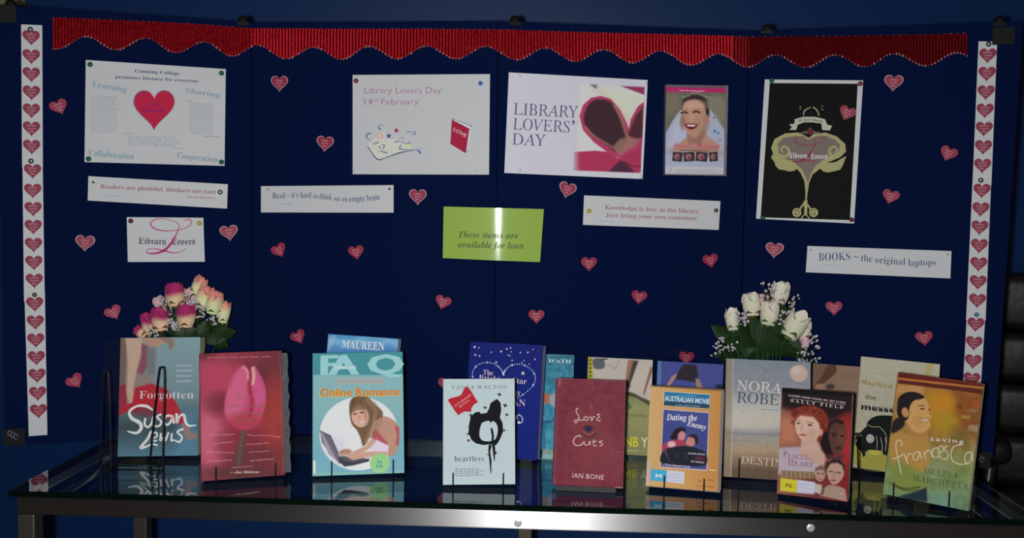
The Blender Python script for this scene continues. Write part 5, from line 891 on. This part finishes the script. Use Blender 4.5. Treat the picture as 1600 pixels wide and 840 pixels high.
acrylic('clear acrylic stand behind the grey teal paperback at the left', 161, 272, 531, 1.924, 2, depth=0.012)
P = lcut.O; o = empty('acrylic_stand', 'grey acrylic stand with a front lip under the maroon book', 'display stand', (P[0], P[1], TZ+0.0004), stand_frame(lcut), 'clear acrylic book stands')
SMK = mat('smoky_acrylic', (0.06, 0.058, 0.06), 0.5, spec=0.1, var=0.05)
w_ = lcut.w; obj('front_lip', MB().box((-w_/2+0.006, -0.009, 0.0), (w_/2-0.012, -0.006, 0.009), 0.0008).me(), SMK, o); obj('base_plate', MB().box((-w_/2+0.006, -0.006, 0.0), (w_/2-0.012, 0.06, 0.0012)).me(), SMK, o); obj('back_plate', MB().box((-w_/2+0.012, 0.061, 0.0), (w_/2-0.012, 0.064, 0.10), 0.0008).me(), SMK, o)

# ------------------------------------------------------------------ rose bouquets
PETAL = mat('silk_petal', (1, 1, 1), 0.75, spec=0.2, attr=True, var=0.06, vscale=60, sheen=0.1)
LEAF = mat('silk_leaf', (0.014, 0.040, 0.008), 0.55, spec=0.3, var=0.35, vscale=30)
SEPAL = mat('sepal_green', (0.09, 0.16, 0.03), 0.6, var=0.3, vscale=60); RUSS = mat('russet_calyx', (0.22, 0.05, 0.015), 0.6, var=0.3, vscale=60)
WHT = mat('filler_white', (0.62, 0.55, 0.60), 0.6, var=0.1); STEM = mat('stem_green', (0.014, 0.042, 0.010), 0.5, var=0.2)
def bud_mesh(top, bot, seed, split=0.5, soft=0.16):
    r = random.Random(seed); V = []; Fc = []; C = []
    def colr(z, k):
        m_ = min(max((z-split+0.05*math.sin(k*2.1))/soft+0.5, 0), 1); return np.array(bot)*(1-m_)+np.array(top)*m_
    nz, nt = 9, 16
    prof = lambda z, op: (0.14+0.27*math.sin(math.pi*min(z*0.74+0.12, 1.0))**0.7)*(1+op*max(z-0.7, 0))
    for j in range(nz):                                      # tight core
        z = j/(nz-1)
        for k in range(nt):
            a = 2*math.pi*k/nt; rr = prof(z, 0)*0.90*(1-0.55*max(z-0.75, 0)/0.25); V.append((rr*math.cos(a), rr*math.sin(a), z*0.98)); C.append(colr(z, k))
    for j in range(nz-1):
        for k in range(nt): Fc.append((j*nt+k, j*nt+(k+1) % nt, (j+1)*nt+(k+1) % nt, (j+1)*nt+k))
    V.append((0, 0, 0.93)); C.append(np.array(top)); t_ = len(V)-1
    for k in range(nt): Fc.append(((nz-1)*nt+k, (nz-1)*nt+(k+1) % nt, t_))
    for p in range(6):                                       # wrapped outer petals, rims rolled out
        a0 = p*2*math.pi/6*1.02+r.random()*0.5; sp = 1.35; n0 = len(V); nu, nv = 8, 9; hh = 0.86+0.14*r.random(); op = 0.05+0.25*r.random()
        for j in range(nv):
            z = j/(nv-1)
            for i in range(nu):
                u = i/(nu-1)*2-1; edge = (1-abs(u)**2.6*0.35*z); zz = z*hh*edge; a = a0+u*sp*(0.55+0.5*math.sin(math.pi*min(z*0.8+0.2, 1)))
                rr = prof(zz, op)*(1.0+0.05*p/6)+0.012*(p % 3)+(0.030*max(z-0.86, 0)/0.14)
                V.append((rr*math.cos(a), rr*math.sin(a), zz)); C.append(colr(zz, a))
        for j in range(nv-1):
            for i in range(nu-1): a = n0+j*nu+i; Fc.append((a, a+1, a+nu+1, a+nu))
    me = mesh('bud', V, Fc, True, np.clip(np.array(C), 0, .9)); me.materials.append(PETAL); return me
def lin3(c): return alb(c, 0.70)
def sepal_mesh():
    V = []; Fc = []
    for k in range(5):
        a = 2*math.pi*k/5; n0 = len(V)
        for j in range(5):
            t = j/4; rr = 0.08+0.36*math.sin(t*1.4)*0.95; z = -0.02+0.36*t; wd = 0.16*math.sin(math.pi*(0.25+0.75*t))+0.004
            for s_ in (-1, 1): V.append((rr*math.cos(a)-s_*wd*math.sin(a), rr*math.sin(a)+s_*wd*math.cos(a), z))
        for j in range(4): q = n0+2*j; Fc.append((q, q+1, q+3, q+2))
    m = MB(); m.V = V; m.F = Fc; m.lathe([(0.03, -0.16), (0.10, -0.14), (0.13, -0.06), (0.10, 0.02)], 10); return m.me('sepals', True)
SEP = sepal_mesh(); SEP2 = SEP.copy(); SEP.materials.append(SEPAL); SEP2.materials.append(RUSS)
def leaf_mesh():
    V = []; Fc = []; n = 9
    for j in range(n):
        t = j/(n-1); wd = 0.34*math.sin(math.pi*t**0.85)*(1-0.25*t)*(1+0.05*(j % 2)); b = 0.22*t*t
        V += [(-wd, 0.10*wd-b*0.6+0.02, t), (0, -0.03-b*0.6, t), (wd, 0.10*wd-b*0.6+0.02, t)]
    for j in range(n-1):
        for k in range(2): a = 3*j+k; Fc.append((a, a+1, a+4, a+3))
    me = mesh('leaf', V, Fc, True); me.materials.append(LEAF); return me
LEAFM = leaf_mesh()
pinkA = [bud_mesh(lin3((165, 30, 95)), lin3((215, 175, 140)), i, 0.45) for i in (1, 2)]
pinkB = [bud_mesh(lin3((225, 128, 118)), lin3((200, 200, 150)), i, 0.62, 0.3) for i in (3, 4)]
whiteM = [bud_mesh(lin3((205, 198, 180)), lin3((190, 186, 160)), i, 0.5, 0.6) for i in (5, 6)]
paleM = [bud_mesh(lin3((215, 160, 165)), lin3((205, 165, 165)), 7, 0.5, 0.6)]
def bouquet(label, cx, cyp, Y, buds, leaves, sprigs, crop, white):
    ox, oy, k = crop; base = ony(cx, 600, Y); o = empty('rose_bouquet', label, 'flower bouquet', (base[0], Y, TZ+0.0006), group='rose bouquets behind the books'); org = Vector((base[0], Y, TZ+0.0006)); r = random.Random(int(cx))
    vp = [(0.018, 0), (0.021, 0.004), (0.023, 0.03), (0.024, 0.07), (0.019, 0.095), (0.024, 0.11), (0.021, 0.11), (0.016, 0.095), (0.018, 0.07), (0.018, 0.03)]
    obj('vase', MB().lathe(vp, 20).me('vase', True), mat('vase_ceramic', (0.35, 0.36, 0.36), 0.25, var=0.05), o)
    for (x, y, w_, h_, tilt, ms, dy) in buds:
        c = Vector(ony(ox+x/k, oy+y/k, Y+dy))-org; sc_ = h_/k/F*(Y+dy)*1.08; sw = w_/k/F*(Y+dy)*1.22; me = ms[r.randrange(len(ms))]
        th = math.radians(tilt); R = Matrix.Rotation(th, 4, 'Y') @ Matrix.Rotation(math.radians(r.uniform(-14, 2)), 4, 'X') @ Matrix.Rotation(r.uniform(0, 6), 4, 'Z')
        ax = (R @ Vector((0, 0, 1))); p0 = c-ax*sc_*0.5
        b = obj('rose_bud', me, None, o); b.matrix_local = Matrix.Translation(p0) @ R @ Matrix.Diagonal((sw, sw, sc_, 1))
        obj('sepal_cup', SEP if r.random() < 0.6 else SEP2, None, b).scale = (1.12, 1.12, 0.62)
        mb = MB(); e = p0-ax*0.02; mb.tube(crom([p0-ax*0.004, e, Vector((p0.x*0.45, p0.y*0.5, max(p0.z*0.6, 0.12))), Vector((p0.x*0.1, 0, 0.09))], 4), 0.0016, 6); obj('stem', mb.me('s', True), STEM, o)
    for (x, y, ln, tilt, dy) in leaves:
        c = Vector(ony(ox+x/k, oy+y/k, Y+dy))-org; sz = ln/k/F*Y
        R = Matrix.Rotation(math.radians(tilt), 4, 'Y') @ Matrix.Rotation(math.radians(r.uniform(-35, 20)), 4, 'X') @ Matrix.Rotation(math.radians(r.uniform(-40, 40)), 4, 'Z')
        l = obj('leaf', LEAFM, None, o); l.matrix_local = Matrix.Translation(c-(R @ Vector((0, 0, 1)))*sz*0.5) @ R @ Matrix.Diagonal((sz, sz, sz, 1))
    for (x, y, rad, n) in sprigs:                            # baby's breath
        mb = MB(); st = MB(); c = Vector(ony(ox+x/k, oy+y/k, Y-0.03))-org; R_ = rad/k/F*Y
        root = Vector((c.x*0.8, c.y+0.02, c.z-0.03))
        for q in range(n):
            p = c+Vector((r.uniform(-1, 1), r.uniform(-.5, .5), r.uniform(-1, 1)))*R_; sz = r.uniform(0.0018, 0.0036); d = (p-root).normalized()
            st.tube([root, (root+p)/2+Vector((0, 0, .002)), p], 0.0004, 3)
            s_ = Vector((1, 0, 0)).cross(d).normalized(); u_ = d.cross(s_)
            mb.add([p-d*sz*2.6, p+s_*sz, p+u_*sz, p-s_*sz, p-u_*sz, p+d*sz*1.0], [(0, 1, 2), (0, 2, 3), (0, 3, 4), (0, 4, 1), (5, 2, 1), (5, 3, 2), (5, 4, 3), (5, 1, 4)])
        g = obj('filler_blossom', mb.me('f', True), WHT, o, kind='stuff'); obj('filler_stem', st.me('f'), STEM, g, kind='stuff')
    if white:                                               # the grassy fan of stems above the book
        st = MB()
        for q in range(26):
            a = Vector(ony(ox+r.uniform(230, 640)/k, oy+r.uniform(600, 700)/k, Y-0.03+r.uniform(0, .03)))-org; st.tube([a, Vector((a.x*0.6, a.y+.01, 0.10))], 0.0006, 3)
        obj('grass_fan', st.me('g'), mat('fresh_green', (0.04, 0.16, 0.05), 0.5, var=0.3), o, kind='stuff')
bouquet('bouquet of magenta and peach rose buds standing behind the books at the left', 300, 500, 1.96,
 [(345,365,130,120,-30,paleM,.012),(685,295,140,190,0,paleM,.012),(510,275,190,250,-6,pinkA,-.01),(640,495,190,255,3,pinkA,-.03),(350,540,175,250,-8,pinkA,-.025),(212,590,120,230,-10,pinkA,-.01),(778,172,135,190,28,pinkB,0),(838,305,165,245,16,pinkB,-.01),(945,360,165,245,10,pinkB,-.02),(1052,465,125,230,8,pinkB,-.01),(420,420,110,170,-15,paleM,0),(140,690,120,150,-60,pinkA,0.0)],
 [(640,680,260,80,-.02),(1010,640,220,60,0),(1080,700,260,75,.005),(820,640,200,20,-.01),(870,760,260,130,0),(520,700,200,-70,-.02),(960,760,240,100,-.01),(740,720,260,-40,0),(560,420,120,160,0),(900,560,140,40,-.01),(350,720,200,-80,-.01),(1010,800,260,110,.01),(780,500,140,0,.01),(480,520,150,-20,.01)],
 [(385,340,60,16),(660,345,70,22),(780,470,70,22),(470,600,60,20),(510,620,60,18),(930,560,60,14),(260,690,60,14),(720,390,50,12)], (200, 420, 7.0), False)
bouquet('bouquet of cream white rose buds with dark leaves, behind the grey tan novel', 1200, 505, 1.96,
 [(485,235,110,130,20,paleM,.012),(385,268,160,210,-4,whiteM,-.01),(655,155,165,200,12,whiteM,-.01),(555,352,160,215,10,whiteM,-.025),(205,405,120,205,-3,whiteM,-.01),(800,455,200,270,32,whiteM,-.02),(890,500,100,190,14,whiteM,-.012),(885,620,70,100,10,paleM,-.02)],
 [(400,470,280,-20,0),(330,560,300,-40,-.01),(110,540,260,-60,0),(470,560,300,10,-.01),(620,470,260,30,0),(680,330,180,0,.01),(700,580,300,60,-.01),(800,640,280,80,0),(560,640,300,100,-.02),(230,640,260,-80,-.01),(150,730,240,-100,0),(700,700,300,100,0),(860,720,240,110,0),(380,680,260,-60,.01),(620,260,180,-50,.005),(820,690,240,70,.01),(280, 560, 260, -20, .012),(420, 600, 280, 10, .012),(560, 560, 280, -15, .012),(700, 640, 280, 25, .012),(200, 720, 220, -60, .01),(760, 540, 220, 50, .012),(640, 720, 260, 80, .0),(450, 740, 240, -80, .0),(500,480,240,0,.01),(300,420,160,30,.01)],
 [(520,130,70,12),(590,110,40,6),(290,395,70,26),(780,240,60,10),(690,400,70,16),(650,190,60,8),(950,600,60,16),(940,740,80,20),(860,760,50,10),(110,640,60,14),(50,700,55,10),(200,665,50,10),(340,430,40,6),(880,630,40,8)], (1110, 430, 6.0), True)

# ------------------------------------------------------------------ black leather chair at the right
LEATHER = mat('black_leather', (0.008, 0.007, 0.007), 0.40, spec=0.5, bump=0.5, bscale=30, var=0.2)
ch = empty('office_chair', 'padded black leather office chair half visible beyond the right end of the table', 'chair', (1.46, 2.36, 0), Matrix.Rotation(-0.25, 3, 'Z'))
def pad(name, a, b, bev, **k): return obj(name, MB().box(a, b, bev).me('pad', True), LEATHER, ch, **k)
for i, (z0, z1) in enumerate(((0.935, 1.085), (0.80, 0.933), (0.665, 0.798), (0.53, 0.663))): pad('back_cushion', (-0.255, 0.16-0.01*i, z0), (0.255, 0.27-0.01*i, z1), 0.028)
pad('seat', (-0.26, -0.28, 0.42), (0.26, 0.20, 0.53), 0.04)
for sx in (-1, 1):
    a = pad('armrest', (sx*0.30-0.035, -0.20, 0.66), (sx*0.30+0.035, 0.16, 0.72), 0.022)
    [obj('arm_bracket', MB().tube(crom([(sx*0.30, y, 0.665), (sx*0.31, y*1.12, 0.55), (sx*0.26, y*0.8, 0.44)], 5), 0.014, 8).me('a', True), BLACKP, ch) for y in (0.12, -0.16)]
obj('gas_column', MB().lathe([(0.035, 0.09), (0.035, 0.22), (0.022, 0.225), (0.022, 0.42)], 16).me('c', True), BLACKP, ch)
for k in range(5):
    a = 2*math.pi*k/5+0.3; l = obj('base_arm', MB().tube([(0.02*math.cos(a), 0.02*math.sin(a), 0.10), (0.27*math.cos(a), 0.27*math.sin(a), 0.075)], [0.024, 0.014], 8).me('b', True), BLACKP, ch)
    obj('caster', MB().tube([(0.27*math.cos(a)-0.012*math.sin(a), 0.27*math.sin(a)+0.012*math.cos(a), 0.028), (0.27*math.cos(a)+0.012*math.sin(a), 0.27*math.sin(a)-0.012*math.cos(a), 0.028)], 0.027, 14).me('k', True), BLACKP, l)

bpy.data.objects.remove(_tob); bpy.data.curves.remove(_tcu)
